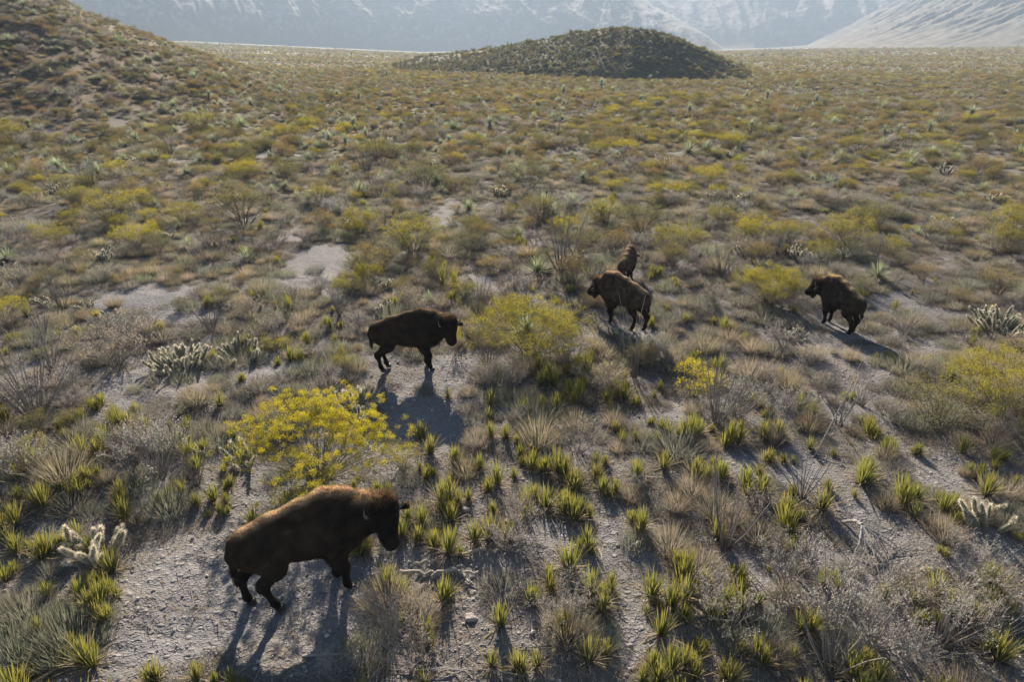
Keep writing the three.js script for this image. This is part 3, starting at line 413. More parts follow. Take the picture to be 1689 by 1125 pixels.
function yucca(seed, n, len, trunk = 0, hue = 0) {
  const R = rng(seed), g = new GB(), d = new GB(), t = new GB(), top = V(0, trunk + 0.08, 0), cc = mixc(C.yucca, [0.24, 0.25, 0.07], hue);
  for (let i = 0; i < n; i++) { const dir = dirUp(R() * 6.283, Math.acos(1 - R() * (trunk ? 1.35 : 1.12))); g.blade(top.clone().addScaledVector(dir, 0.03), dir, len * (0.8 + 0.3 * R()), 0.036, V(0, -0.06 * len, 0), 3, vary(cc, R, 0.15), vary(mixc(cc, C.yuccaTip, 0.7), R, 0.2), 0.2); }
  for (let i = 0; i < n * (trunk ? 1 : 0.5); i++) { const dir = dirUp(R() * 6.283, 1.7 + R() * 0.9), y = trunk * R(); if (!trunk) dir.y = Math.abs(dir.y) * 0.1; d.blade(V(0, y + 0.12, 0), dir, len * (0.6 + 0.35 * R()), 0.02, V(0, trunk ? -0.3 * len : -0.08, 0), 2, vary(C.strawGrey, R, 0.3), vary(C.agaveDry, R, 0.3)); }
  const out = [['leaf_blades', g.geo(), M.leaf, 'stuff'], ['dry_leaves', d.geo(), M.grass, 'stuff']];
  if (trunk) { t.stick([V(0, -0.05, 0), V(0.02, trunk * 0.5, 0), V(0, trunk + 0.08, 0)], 0.1, 0.075, C.strawGrey, C.twig, 8); out.push(['trunk', t.geo(), M.wood]); }
  return out;
}
const one = (name, g, mat) => [[name, g.geo(), mat, 'stuff']];
const many = (n, f) => Array.from({ length: n }, (_, i) => f(i));
const KINDS = {
  agave_plant: { cat: 'agave', group: 'stiff agave clumps on the gravel', desc: 'yellow-green stiff-bladed agave clump', make: many(12, (i) => agave(100 + i, 26 + (i * 7) % 15, 1 + (i % 4 === 3) + 2 * (i % 3 === 2) + (i % 5 === 4) , 0.38 + 0.035 * (i % 5), (i % 5) * 0.08, i % 3 === 0 ? 2.0 : 1.2)) },
  candelilla_clump: { cat: 'shrub', group: 'grey-green reedy clumps', desc: 'grey-green clump of thin reedy stems', make: many(6, (i) => one('stems', tuft(200 + i, 520, 0.42 + 0.06 * (i % 3), 0.44, 0.7, C.cand, C.candTip, 0.010, 2, 0.12), M.grass)) },
  grass_clump: { cat: 'grass clump', group: 'tan bunch grass clumps', desc: 'pale-tipped tan bunch grass', make: many(6, (i) => one('grass_blades', tuft(300 + i, 520, 0.18 + 0.03 * (i % 3), 0.46, 0.85, i % 2 ? C.strawGrey : [0.2, 0.19, 0.13], i % 3 ? C.straw : C.tan, 0.007, 2, 0.5), M.grass)) },
  grey_tussock: { cat: 'grass clump', group: 'grey dried tussocks', desc: 'dull grey dried tussock', make: many(6, (i) => one('grass_blades', tuft(340 + i, 460, 0.28, 0.36, 1.05, [0.15, 0.145, 0.125], i % 2 ? [0.36, 0.33, 0.255] : [0.27, 0.28, 0.21], 0.009, 2, 0.55), M.grass)) },
  dry_shrub: { cat: 'shrub', group: 'leafless grey shrubs', desc: 'leafless grey twiggy shrub', make: many(6, (i) => dryShrub(400 + i, 1.1, 0.75, 20, C.twig, C.twigPale, 9, i % 2 ? [0.40, 0.375, 0.335] : [0.40, 0.34, 0.27])) },
  yellow_bush: { cat: 'bush', group: 'yellow-green leafy bushes', desc: 'yellow-green leafy bush', make: many(6, (i) => bush(500 + i, 1.9, 1.1, 34, 40, 0.042, i % 3 === 0 ? mixc(C.yellow, C.olive, 0.3) : mixc(C.yellow, C.olive, 0.66), mixc(C.olive, C.greyLeaf, 0.4), 4)) },
  olive_bush: { cat: 'bush', group: 'olive bushes with fine leaves', desc: 'olive-brown fine-leaved bush', make: many(6, (i) => bush(540 + i, 1.5, 0.95, 32, 36, 0.036, mixc(mixc(C.olive, C.gold, 0.25 * (i % 3)), [0.15, 0.175, 0.075], i % 2 ? 0.6 : 0.1), mixc(C.olive, C.greyLeaf, 0.6), 4, 0.9)) },
  golden_shrub: { cat: 'shrub', group: 'golden low shrubs', desc: 'golden-brown low shrub', make: many(5, (i) => bush(580 + i, 1.0, 0.6, 24, 28, 0.032, C.gold, mixc(C.gold, C.twig, 0.5), 3)) },
  yucca_plant: { cat: 'yucca', group: 'blue-green yucca rosettes', desc: 'blue-green spiky yucca rosette', make: many(6, (i) => yucca(600 + i, 165, 0.5, 0, (i % 3) * 0.22)) },
  tree_yucca: { cat: 'yucca', group: 'yuccas raised on trunks', desc: 'spiky yucca on a trunk', make: many(3, (i) => yucca(640 + i, 130, 0.5, 0.3 + 0.15 * i, 0.1)) },
  ocotillo_plant: { cat: 'ocotillo', group: 'leafless ocotillo plants', desc: 'leafless thin-wanded ocotillo', make: many(5, (i) => ocotillo(700 + i, 12 + i * 2, 1.9, 0.55)) },
  cholla_cactus: { cat: 'cactus', group: 'pale spiny cactus clusters', desc: 'pale-spined branching cactus', make: many(5, (i) => cholla(800 + i, 9 + i * 2, 0.42, 1.0)) },
};
function buildProto(parts) {
  const g = new THREE.Group();
  for (const [name, geo, mat, kind, spines] of parts) { const m = mesh(name, geo, mat, g, kind); if (spines) mesh('spines', spines, M.spine, m, 'stuff'); }
  return g;
}
for (const k of Object.values(KINDS)) k.protos = k.make.map(buildProto);
const planted = []; // every single plant, for the labels
function plant(kind, at, scale, turn, label, variant, sy) {
  const k = KINDS[kind], o = (typeof variant === 'object' ? variant : k.protos[variant % k.protos.length]).clone(); o.name = numbered(kind); scene.add(o);
  o.position.set(at.x, at.y - 0.015, at.z); o.rotation.y = turn; o.scale.set(scale, scale * (sy ?? 1), scale);
  tag(o, label ?? '', k.cat, k.group); planted.push({ o, kind, at, label }); return o;
}
// ------------------------------------------------------------------ plants the photograph singles out, set where they stand
const RP = rng(77);
const spot = (kind, px, py, scale = 1, o = {}) => plant(kind, G(px, py), scale, o.turn ?? RP() * 6.283, o.label, o.v ?? Math.floor(RP() * 97), o.sy);
const B = (...a) => buildProto(bush(...a));
// large bushes
spot('yellow_bush', 528, 792, 1, { v: B(901, 3.8, 1.75, 74, 165, 0.031, C.yellow, [0.20, 0.21, 0.06], 7, 1, 0.08, 0.9), label: 'bright yellow leafy bush right behind the nearest bison' });
spot('yellow_bush', 872, 588, 1, { v: B(902, 3.9, 1.6, 84, 70, 0.036, mixc(C.yellow, C.olive, 0.5), C.olive, 6, 1, 0.14), label: 'wide yellow-green bush in the middle, between two bison' });
spot('yellow_bush', 1268, 502, 1, { v: B(903, 2.4, 1.35, 50, 80, 0.038, mixc(C.yellow, C.olive, 0.55), C.olive, 5, 1.1, 0.15), label: 'dense olive-yellow bush that the rightmost bison faces' });
spot('yellow_bush', 1650, 685, 1, { v: B(904, 3.6, 1.6, 72, 70, 0.036, mixc(C.yellow, C.olive, 0.45), C.olive, 6, 1, 0.15), label: 'large yellow-green bush cut by the right picture edge' });
spot('olive_bush', 1545, 700, 1.5, { v: 4, sy: 0.7, label: 'low olive bush at the left side of the large right-hand bush' });
spot('yellow_bush', 1396, 415, 1.35, { v: 1, label: 'round yellow-green bush behind and above the rightmost bison' });
spot('yellow_bush', 1098, 328, 1.25, { v: 0, sy: 0.75, label: 'flat-topped bright yellow bush right of the largest yucca' });
spot('olive_bush', 697, 312, 2.0, { v: 1, label: 'broad round olive bush left of centre in the middle distance' });
spot('yellow_bush', 182, 368, 1.5, { v: 2, label: 'wide yellow-olive bush in the left middle distance' });
spot('yellow_bush', 226, 406, 1.2, { v: 3, sy: 0.8, label: 'low bright yellow bush in front of the left yellow-olive one' });
spot('olive_bush', 403, 372, 2.1, { v: 4, label: 'tall loose olive bush with many bare stems, left of centre' });
spot('yellow_bush', 404, 300, 1.3, { v: 0, label: 'yellow bush behind the tall loose olive one' });
spot('yellow_bush', 306, 368, 1.0, { v: 5, label: 'small yellow-olive bush between two wider ones at left' });
spot('olive_bush', 872, 312, 1.8, { v: 3, label: 'dark olive bush with a pale yucca standing behind it' });
spot('yellow_bush', 682, 418, 1.5, { v: 4, label: 'dull yellow domed bush above the second bison' });
spot('yellow_bush', 595, 384, 1.1, { v: 2, label: 'small yellow bush left of the dull yellow domed one' });
spot('yellow_bush', 1162, 308, 1.3, { v: 3, label: 'yellow bush just beyond the flat-topped one' });
spot('yellow_bush', 1140, 655, 1.0, { v: B(905, 1.6, 1.0, 20, 34, 0.05, C.yellow, C.olive, 4, 0.8, 0.1), label: 'thin yellow bush beside ocotillo wands right of centre' });
spot('olive_bush', 893, 365, 1.5, { v: 2, label: 'olive bush left of the largest blue-green yucca' });
spot('olive_bush', 1058, 385, 1.6, { v: 5, label: 'olive bush just behind the farthest bison' });
spot('yellow_bush', 1112, 420, 1.3, { v: 5, label: 'yellow-olive bush right of the farthest bison' });
spot('yellow_bush', 1000, 372, 1.2, { v: 1, label: 'yellow-olive bush right of the largest yucca and below it' });
spot('olive_bush', 472, 300, 1.4, { v: 0, label: 'olive bush with pale leaves beside the left-hand yellow bush' });
spot('yellow_bush', 25, 240, 2.0, { v: 1, label: 'broad yellow-olive bush at the foot of the left hill' });
spot('yellow_bush', 328, 218, 1.9, { v: 5, label: 'yellow-olive bush at the right foot of the left hill' });
spot('yellow_bush', 1668, 398, 1.5, { v: 2, label: 'olive-yellow bush at the right picture edge in the middle distance' });
spot('yellow_bush', 620, 265, 1.4, { v: 4, label: 'yellow-olive bush right of the yucca on a trunk' });
spot('yellow_bush', 1208, 245, 1.3, { v: 0, label: 'small bright yellow bush in the far right scrub' });
spot('yellow_bush', 1030, 255, 1.2, { v: 3, label: 'bright round yellow bush in the far middle scrub' });
spot('yellow_bush', 480, 235, 1.5, { v: 2 }); spot('yellow_bush', 985, 258, 1.1, { v: 1 }); spot('yellow_bush', 1415, 250, 1.3, { v: 5 }); spot('olive_bush', 1440, 380, 1.5); spot('olive_bush', 960, 300, 1.2);
spot('yellow_bush', 665, 772, 0.5, { v: 0, label: 'small bright yellow sprig right of the bright yellow bush' });
spot('yellow_bush', 5, 530, 0.8, { v: 0 }); spot('yellow_bush', 1245, 400, 1.1); spot('yellow_bush', 530, 335, 0.9); spot('olive_bush', 780, 390, 1.0); spot('yellow_bush', 930, 385, 0.8);
// ocotillos
spot('ocotillo_plant', 62, 692, 1, { v: buildProto(ocotillo(951, 26, 2.5, 0.75)), label: 'big leafless ocotillo fanning out at the left picture edge' });
spot('ocotillo_plant', 1047, 625, 1, { v: buildProto(ocotillo(952, 11, 2.3, 0.3)), label: 'upright ocotillo in front of the walking bison' });
spot('ocotillo_plant', 1180, 700, 1, { v: buildProto(ocotillo(953, 10, 2.2, 0.5)), label: 'ocotillo beside the thin yellow bush right of centre' });
spot('ocotillo_plant', 1382, 700, 1, { v: buildProto(ocotillo(954, 9, 1.9, 0.5)), label: 'sparse ocotillo left of the big right-hand bush' });
spot('ocotillo_plant', 788, 520, 0.9, { v: 0, label: 'ocotillo behind the wide yellow-green bush in the middle' });
spot('ocotillo_plant', 1195, 905, 1, { v: buildProto(ocotillo(955, 16, 1.9, 0.45)), label: 'ocotillo rising from agaves in the lower right' });
spot('ocotillo_plant', 1370, 1112, 1, { v: buildProto(ocotillo(956, 15, 1.75, 0.6)), label: 'nearest ocotillo, at the bottom picture edge on the right' });
spot('ocotillo_plant', 350, 545, 1, { v: buildProto(ocotillo(957, 10, 1.7, 0.7)), label: 'bare forked ocotillo on the pale ground at left' });
spot('ocotillo_plant', 1284, 422, 1.0, { v: 2, label: 'ocotillo behind the bush that the rightmost bison faces' });
spot('ocotillo_plant', 722, 850, 0.6, { v: buildProto(ocotillo(958, 13, 1.5, 0.95)), label: 'small spreading ocotillo right of the nearest bison' });
spot('ocotillo_plant', 105, 512, 0.9, { v: 1, label: 'ocotillo behind the big one at the left edge' });
spot('ocotillo_plant', 1590, 560, 0.9, { v: buildProto(ocotillo(959, 8, 1.9, 1.25)), label: 'ocotillo with low leaning wands behind the right-hand bush' });
spot('ocotillo_plant', 850, 478, 0.7, { v: 3 }); spot('ocotillo_plant', 1322, 820, 0.75, { v: 0 }); spot('ocotillo_plant', 255, 335, 0.8); spot('ocotillo_plant', 1205, 460, 0.7); spot('ocotillo_plant', 560, 520, 0.7); spot('ocotillo_plant', 1420, 670, 0.5);
// cacti
spot('cholla_cactus', 158, 918, 1, { v: buildProto(cholla(961, 17, 0.5, 0.85, 420, 0.043)), label: 'pale fuzzy cactus with thick arms at lower left, beside the pale bare ground' });
spot('cholla_cactus', 298, 605, 1, { v: buildProto(cholla(962, 40, 0.55, 2.0, 150, 0.042)), label: 'white-spined cactus cluster left of the second bison, densest one' });
spot('cholla_cactus', 398, 590, 1, { v: buildProto(cholla(963, 20, 0.5, 1.8, 150, 0.042)), label: 'loose white-spined cactus right of the densest one' });
spot('cholla_cactus', 590, 682, 1, { v: buildProto(cholla(964, 32, 0.5, 1.8, 130, 0.038)), label: 'grey spiny cactus in the shadow between bright yellow bush and second bison' });
spot('cholla_cactus', 1630, 873, 1, { v: buildProto(cholla(965, 10, 0.42, 0.9, 260, 0.04)), label: 'pale fuzzy cactus at the right edge below the big bush' });
spot('cholla_cactus', 1652, 545, 1, { v: buildProto(cholla(966, 36, 0.6, 2.4, 130, 0.044)), label: 'sprawling pale cactus at the right edge behind the big bush' });
spot('cholla_cactus', 934, 436, 1.3, { v: 3, label: 'white-tipped cactus left of the farthest bison' });
spot('cholla_cactus', 1312, 560, 0.8, { v: 0, label: 'small white-tipped cactus in front of the rightmost bison' });
spot('cholla_cactus', 1022, 558, 0.9, { v: 1, label: 'white cactus at the feet of the walking bison' });
spot('cholla_cactus', 828, 322, 1.4, { v: 4 }); spot('cholla_cactus', 98, 318, 1.4, { v: 2 }); spot('cholla_cactus', 632, 512, 0.8, { v: 1 }); spot('cholla_cactus', 690, 497, 0.6, { v: 0 }); spot('cholla_cactus', 1232, 418, 1.2, { v: 4 }); spot('cholla_cactus', 1212, 332, 1.5, { v: 3 }); spot('cholla_cactus', 1562, 378, 1.5, { v: 2 }); spot('cholla_cactus', 172, 428, 1.1, { v: 1 }); spot('cholla_cactus', 1320, 425, 1.3, { v: 3 }); spot('cholla_cactus', 1180, 332, 1.3, { v: 0 }); spot('cholla_cactus', 85, 505, 0.9, { v: 0 }); spot('cholla_cactus', 140, 508, 0.7, { v: 2 }); spot('cholla_cactus', 125, 240, 1.6, { v: 4 });
// yuccas
spot('yucca_plant', 944, 342, 1.8, { v: 0, label: 'largest blue-green yucca rosette, standing in open scrub near the centre' });
spot('yucca_plant', 885, 452, 1.38, { v: 2, label: 'pale green yucca with long dry skirt left of the farthest bison' });
spot('yucca_plant', 852, 290, 1.92, { v: 1, label: 'pale yucca standing behind the dark olive bush' });
spot('yucca_plant', 256, 264, 1.8, { v: 0 }); spot('yucca_plant', 355, 238, 2.04, { v: 3 }); spot('yucca_plant', 225, 236, 2.16, { v: 1 }); spot('yucca_plant', 925, 228, 1.92); spot('yucca_plant', 1385, 268, 1.92); spot('yucca_plant', 1135, 255, 2.16); spot('yucca_plant', 310, 290, 1.56); spot('yucca_plant', 470, 290, 1.8, { v: 4 }); spot('yucca_plant', 590, 248, 1.68); spot('yucca_plant', 800, 236, 1.8); spot('yucca_plant', 430, 240, 1.92); spot('yucca_plant', 545, 232, 1.8); spot('yucca_plant', 708, 500, 0.9, { v: 2 }); spot('yucca_plant', 1500, 265, 1.8); spot('yucca_plant', 1258, 268, 1.92);
spot('tree_yucca', 961, 306, 1.3, { v: 0, label: 'yucca on a short trunk above the largest blue-green rosette' });
spot('tree_yucca', 571, 246, 1.35, { v: 1, label: 'yucca on a dark trunk, left of centre in the middle distance' });
spot('tree_yucca', 741, 240, 1.3, { v: 0, label: 'yucca on a trunk, second from left in the middle distance' });
spot('tree_yucca', 1455, 230, 1.5, { v: 1 }); spot('tree_yucca', 1480, 222, 1.5, { v: 0 }); spot('tree_yucca', 1345, 172, 1.6, { v: 1 });
// agave clumps
const AG = [169, 669, 190, 697, 199, 706, 225, 683, 400, 629, 111, 727, 138, 750, 171, 737, 164, 784, 128, 804, 199, 815, 24, 784, 57, 774, 37, 825, 64, 831, 324, 777, 338, 744, 373, 831, 385, 723, 206, 855, 80, 913, 103, 899, 206, 863, 10, 959, 17, 893, 143, 1095, 255, 1120, 703, 790, 820, 800, 848, 788, 877, 775, 921, 780, 900, 780, 946, 806, 994, 810, 983, 790, 1049, 787, 1095, 773, 757, 830, 812, 843, 867, 835, 946, 859, 935, 833, 696, 863, 663, 886, 690, 892, 716, 893, 741, 913, 809, 889, 597, 909, 640, 966, 906, 959, 940, 939, 974, 976, 1008, 972, 825, 1032, 925, 1038, 812, 1098, 855, 1105, 885, 1100, 971, 1092, 998, 1082, 1057, 870, 1074, 985, 1107, 999, 1090, 1048, 1107, 1105, 666, 1029, 732, 989, 875, 992, 1147, 790, 1228, 804, 1305, 817, 1420, 797, 1354, 841, 1487, 827, 1507, 827, 1615, 784, 1625, 817, 1672, 800, 1555, 844, 1221, 955, 1184, 885, 1130, 949, 1507, 996, 1541, 982, 1632, 1003, 1595, 1023, 1632, 955, 1221, 1009, 1174, 1023, 1127, 989, 1248, 1083, 1309, 1083, 1336, 1043, 1406, 1118, 1646, 1090, 1201, 1122, 834, 723, 857, 750, 955, 659, 965, 635, 1016, 656, 1026, 730, 1016, 710, 1050, 669, 1084, 730, 982, 767, 962, 713, 695, 723, 710, 747, 739, 656, 749, 764, 793, 777, 999, 612, 888, 615, 1194, 541, 1130, 531, 1282, 723, 1204, 727, 1461, 591, 1431, 716, 1471, 743, 1586, 747, 1637, 760, 1100, 512, 1075, 455, 1118, 476, 1075, 540, 975, 590, 480, 595, 1190, 610, 1420, 490];
for (let i = 0; i < AG.length; i += 2) spot('agave_plant', AG[i], AG[i + 1], 0.75 + 0.8 * RP() ** 1.3);
spot('candelilla_clump', 112, 1050, 1, { v: buildProto(one('stems', tuft(971, 2200, 0.72, 0.42, 0.55, C.cand, C.candTip, 0.011, 2, 0.15), M.grass)), label: 'large grey-green reedy clump in the lower left corner' });
spot('candelilla_clump', 40, 1010, 1, { v: buildProto(one('stems', tuft(972, 1200, 0.5, 0.36, 0.7, mixc(C.cand, C.strawGrey, 0.5), C.candTip, 0.010, 2, 0.25), M.grass)), label: 'flattened grey clump left of the large reedy one' });
// reedy, grassy and dead clumps
for (const [x, y, s] of [[880, 690, 1.7], [826, 655, 1.1], [700, 645, 0.9], [435, 478, 1.9], [512, 612, 1.3], [470, 455, 1.2], [1490, 610, 1.4], [1560, 605, 1.3], [1535, 825, 1.1], [1050, 895, 1.0], [30, 455, 1.4], [930, 690, 1.3], [1510, 700, 1.6], [1570, 690, 1.5], [600, 1080, 1.2], [20, 1075, 1.4], [545, 590, 1.2], [1450, 600, 1.1]]) spot('candelilla_clump', x, y, s * 0.72);
for (const [x, y, s] of [[322, 662, 1.35], [770, 650, 0.8], [1150, 945, 1.3], [1280, 725, 1.2], [1250, 890, 1.1], [1300, 640, 1.5], [1235, 620, 1.6], [1180, 845, 1.2], [1105, 905, 1.3], [640, 1000, 1.5], [690, 1020, 1.3], [935, 1050, 1.3], [1240, 580, 1.5], [1600, 850, 1.1], [190, 505, 1.1], [1340, 590, 1.4], [1100, 560, 1.0], [980, 575, 1.2], [1450, 350, 1.8], [1130, 355, 2.0], [1010, 345, 1.4], [150, 430, 1.4], [730, 395, 1.0], [1270, 345, 1.5]]) spot('grass_clump', x, y, s);
for (const [x, y, s] of [[262, 790, 1.9], [215, 760, 1.4], [190, 600, 1.8], [150, 585, 1.7], [35, 790, 1.5], [640, 1055, 1.3], [700, 1085, 1.4], [1210, 685, 1.5], [1350, 1010, 1.7], [1300, 960, 1.3], [1440, 1060, 1.5], [950, 745, 1.2], [850, 905, 1.1], [800, 640, 1.1], [850, 860, 1.0], [520, 790, 1.5], [460, 560, 1.3], [990, 640, 1.4], [1080, 600, 1.4], [1260, 650, 1.4], [1545, 1060, 1.5], [1640, 1050, 1.2], [1590, 960, 1.3], [30, 680, 1.5], [100, 650, 1.4], [1460, 960, 1.2], [1200, 1030, 1.3], [240, 560, 1.6], [1300, 690, 1.2], [930, 1010, 1.0]]) spot('dry_shrub', x, y, s);
// dead wood, flower stalks, fallen arms and single stones
function loose(name, parts, at, turn, label, cat, group) { const o = buildProto(parts); o.name = numbered(name); o.position.set(at.x, at.y, at.z); o.rotation.y = turn; tag(o, label, cat, group); scene.add(o); return o; }
const grain = [0.36, 0.33, 0.29], grain2 = [0.30, 0.27, 0.235];
function rod(px0, py0, hgt0, px1, py1, hgt1, r0, r1, name, label, cat, bend = 0.04, group) { // a stick from one place on the ground to another, each end raised by its height
  const a = G(px0, py0), b = G(px1, py1), R = rng(Math.floor(px0 * 7 + py0)), e = b.clone().sub(a), pts = []; for (let i = 0; i <= 8; i++) pts.push(e.clone().multiplyScalar(i / 8).add(V((R() - 0.5) * bend, lerp(hgt0, hgt1, i / 8) + (i % 8 ? Math.sin(i / 8 * 3.14) * bend : 0), (R() - 0.5) * bend)));
  const g = new GB(); g.stick(pts, r0, r1, grain, grain, 6); return loose(name, [['stem', g.geo(), M.wood]], a, 0, label, cat, group);
}
{ // the long pale flower stalk that leans over the track
  const a = G(1343, 752), g = new GB(), f = new GB(), R = rng(31), d = V(0.55, 0.62, -0.56).normalize(), pts = []; for (let i = 0; i <= 8; i++) pts.push(d.clone().multiplyScalar(i / 8 * 2.3).add(V(0, -0.05 * (i / 8) ** 2, 0)));
  g.stick(pts, 0.014, 0.007, grain, grain, 6); for (let i = 0; i < 60; i++) f.leaf(pts[7].clone().lerp(pts[8], R() * 1.0), 0.05, 0.016, vary(C.straw, R), R);
  loose('flower_stalk', [['stem', g.geo(), M.wood], ['seed_heads', f.geo(), M.grass, 'stuff']], a, 0, 'long pale dry flower stalk leaning right over the bare track', 'flower stalk');
}
{ // a bleached root crown with spreading arms
  const R = rng(32), parts = [], a = G(1432, 905); let p0 = V(0.02, 0.30, -0.3);
  const st = (pts, r0, r1, name) => { const g = new GB(); g.stick(pts, r0, r1, grain, mixc(grain, grain2, R()), 6); parts.push([name, g.geo(), M.wood]); };
  st([V(0, 0.02, -0.75), V(0.05, 0.2, -0.55), p0], 0.03, 0.035, 'stump');
  for (let i = 0; i < 11; i++) { const q = V(-0.5 + i * 0.1 + (R() - 0.5) * 0.2, 0.02, 0.05 + 0.6 * R()), m = p0.clone().lerp(q, 0.5).add(V((R() - 0.5) * 0.16, 0.1 * R(), (R() - 0.5) * 0.1)); st([p0, m, m.clone().lerp(q, 0.6).add(V((R() - 0.5) * 0.08, 0, 0)), q], 0.02, 0.007, 'root'); }
  loose('dead_root', parts, a, 0.2, 'bleached dead root crown with spreading bare roots in lower right shade', 'dead root');
}
for (const [px, py, h, lean, label] of [[134, 42, 3.4, -0.03, 'thin pale flower stalk standing on the left hill crest'], [489, 170, 3.6, 0.02, 'left one of two thin pale stalks right of the left hill'], [523, 178, 3.0, 0.0, 'right one of two thin pale stalks right of the left hill'], [1126, 246, 2.9, 0.18, 'thin pale flower stalk leaning right in the far middle scrub'], [1440, 205, 2.6, 0.05, 'thin dark-headed flower stalk in the far right scrub']]) {
  const g = new GB(), f = new GB(), R = rng(px), pts = []; for (let i = 0; i <= 6; i++) pts.push(V(lean * h * i / 6, h * i / 6, 0.02 * Math.sin(i))); g.stick(pts, 0.035, 0.018, grain, grain, 5); for (let i = 0; i < 50; i++) f.leaf(pts[4].clone().lerp(pts[6], R()), 0.12, 0.04, vary(C.straw, R), R);
  loose('flower_stalk', [['stem', g.geo(), M.wood], ['seed_heads', f.geo(), M.grass, 'stuff']], G(px, py), 0, label, 'flower stalk', 'tall dry flower stalks');
}
rod(985, 905, 0.02, 1000, 945, 0.02, 0.02, 0.012, 'dead_stick', 'short pale stick lying on lit gravel right of centre bottom', 'stick');
rod(1035, 912, 0.03, 1053, 897, 0.06, 0.022, 0.015, 'dead_stick', 'short grey stick beside the shaded gravel strip', 'stick');
rod(648, 1106, 0.03, 860, 1117, 0.04, 0.009, 0.006, 'dead_stick', 'long thin fallen wand along the bottom edge', 'stick', 0.07);
rod(500, 1085, 0.03, 570, 1083, 0.04, 0.022, 0.016, 'dead_stick', 'grey straight stick in the shadow under the nearest bison', 'stick', 0.02);
rod(620, 655, 0.05, 645, 634, 0.1, 0.012, 0.006, 'dead_stick', 'small pale twig left of the second bison shadow', 'stick');
rod(1395, 1000, 0.12, 1412, 1020, 0.2, 0.016, 0.008, 'dead_stick', 'pale curved dead branch behind the bottom-edge ocotillo', 'stick', 0.15);
rod(182, 725, 0.02, 190, 755, 0.1, 0.012, 0.008, 'dead_stick', 'white bent twig among agaves at left', 'stick');
{ const R = rng(41), parts = []; for (const [x0, z0, x1, z1, r] of [[-0.75, 0.05, -0.1, 0.12, 0.04], [-0.2, 0.2, 0.35, -0.05, 0.038], [0.1, 0.02, 0.6, 0.22, 0.034], [0.15, -0.3, 0.75, -0.42, 0.036], [-0.5, -0.15, 0.05, -0.2, 0.03], [0.3, 0.1, 0.42, 0.42, 0.03]]) { const g = new GB(), pts = []; for (let i = 0; i <= 6; i++) pts.push(V(lerp(x0, x1, i / 6), 0.04 + 0.07 * R(), lerp(z0, z1, i / 6) + 0.07 * (R() - 0.5))); g.stick(pts, r, r * 0.7, [0.27, 0.25, 0.21], [0.34, 0.31, 0.26], 7); for (let i = 0; i < 160; i++) { const p = pts[Math.floor(R() * 6)].clone().lerp(pts[Math.floor(R() * 6)], 0.15).add(V((R() - 0.5) * 2 * r, (R() - 0.2) * r, (R() - 0.5) * 2 * r)); g.leaf(p, 0.03, 0.005, C.spine, R); } parts.push(['dead_arm', g.geo(), M.wood]); }
  loose('fallen_cactus', parts, G(732, 942), 0.1, 'collapsed grey cactus arms lying on the ground right of the nearest bison', 'cactus'); }
for (const [px, py, s, label] of [[776, 1022, 0.085, 'pale tan stone on lit gravel near the bottom middle'], [770, 842, 0.07, 'small whitish flat stone among agaves right of the nearest bison'], [955, 905, 0.09, 'grey weathered stone beside the shaded gravel strip'], [1528, 942, 0.08, 'pale stone on the gravel strip at lower right'], [370, 505, 0.10, 'pale stone on the open gravel at left']]) {
  const g = new THREE.IcosahedronGeometry(s, 3), q = g.attributes.position; for (let i = 0; i < q.count; i++) { const v = V(q.getX(i), q.getY(i), q.getZ(i)), k = 1 + 0.28 * N3(v.x * 9 + px, v.y * 9, v.z * 9) + 0.06 * N3(v.x * 40, v.y * 40, v.z * 40); q.setXYZ(i, v.x * k * 1.25, v.y * k * 0.7, v.z * k); } g.computeVertexNormals();
  const m = mesh(numbered('stone'), g, new THREE.MeshStandardMaterial({ name: 'stone', color: new THREE.Color(0.33, 0.295, 0.26), roughness: 0.95 }), scene); m.position.copy(G(px, py)).add(V(0, s * 0.25, 0)); tag(m, label, 'stone', 'single stones on the gravel');
}
// ------------------------------------------------------------------ the rest of the scrub, scattered by how thickly it grows
function clear(x, z, h) { // keeps the herd standing free and in view
  for (const b of herd) {
    const dx = x - b.position.x, dz = z - b.position.z, c = Math.cos(b.rotation.y), s = Math.sin(b.rotation.y), fx = dx * c - dz * s, fz = dx * s + dz * c; if (Math.abs(fx) < 1.35 && Math.abs(fz) < 0.55) return false;
    const r = Math.hypot(b.position.x, b.position.z), along = (x * b.position.x + z * b.position.z) / r, off = Math.abs(x * b.position.z - z * b.position.x) / r; if (h > 0.25 && along < r && along > r - 0.7 - h * 1.6 && off < 1.3) return false;
  }
  return true;
}
const quota = { agave_plant: 290, candelilla_clump: 150, grass_clump: 280, grey_tussock: 280, dry_shrub: 220, yellow_bush: 160, olive_bush: 200, golden_shrub: 200, yucca_plant: 160, tree_yucca: 30, ocotillo_plant: 40, cholla_cactus: 52 };
const held = {}; for (const p of planted) held[p.kind] = (held[p.kind] ?? 0) + 1;
const stuff = {}; // kind -> variant -> list of [matrix, colour]
const put = (kind, v, p, s, turn, sy, tint) => { const k = KINDS[kind]; v %= k.protos.length; ((stuff[kind] ??= {})[v] ??= []).push([new THREE.Matrix4().compose(V(p.x, p.y - 0.02, p.z), new THREE.Quaternion().setFromAxisAngle(V(0, 1, 0), turn), V(s, s * sy, s)), tint]); };
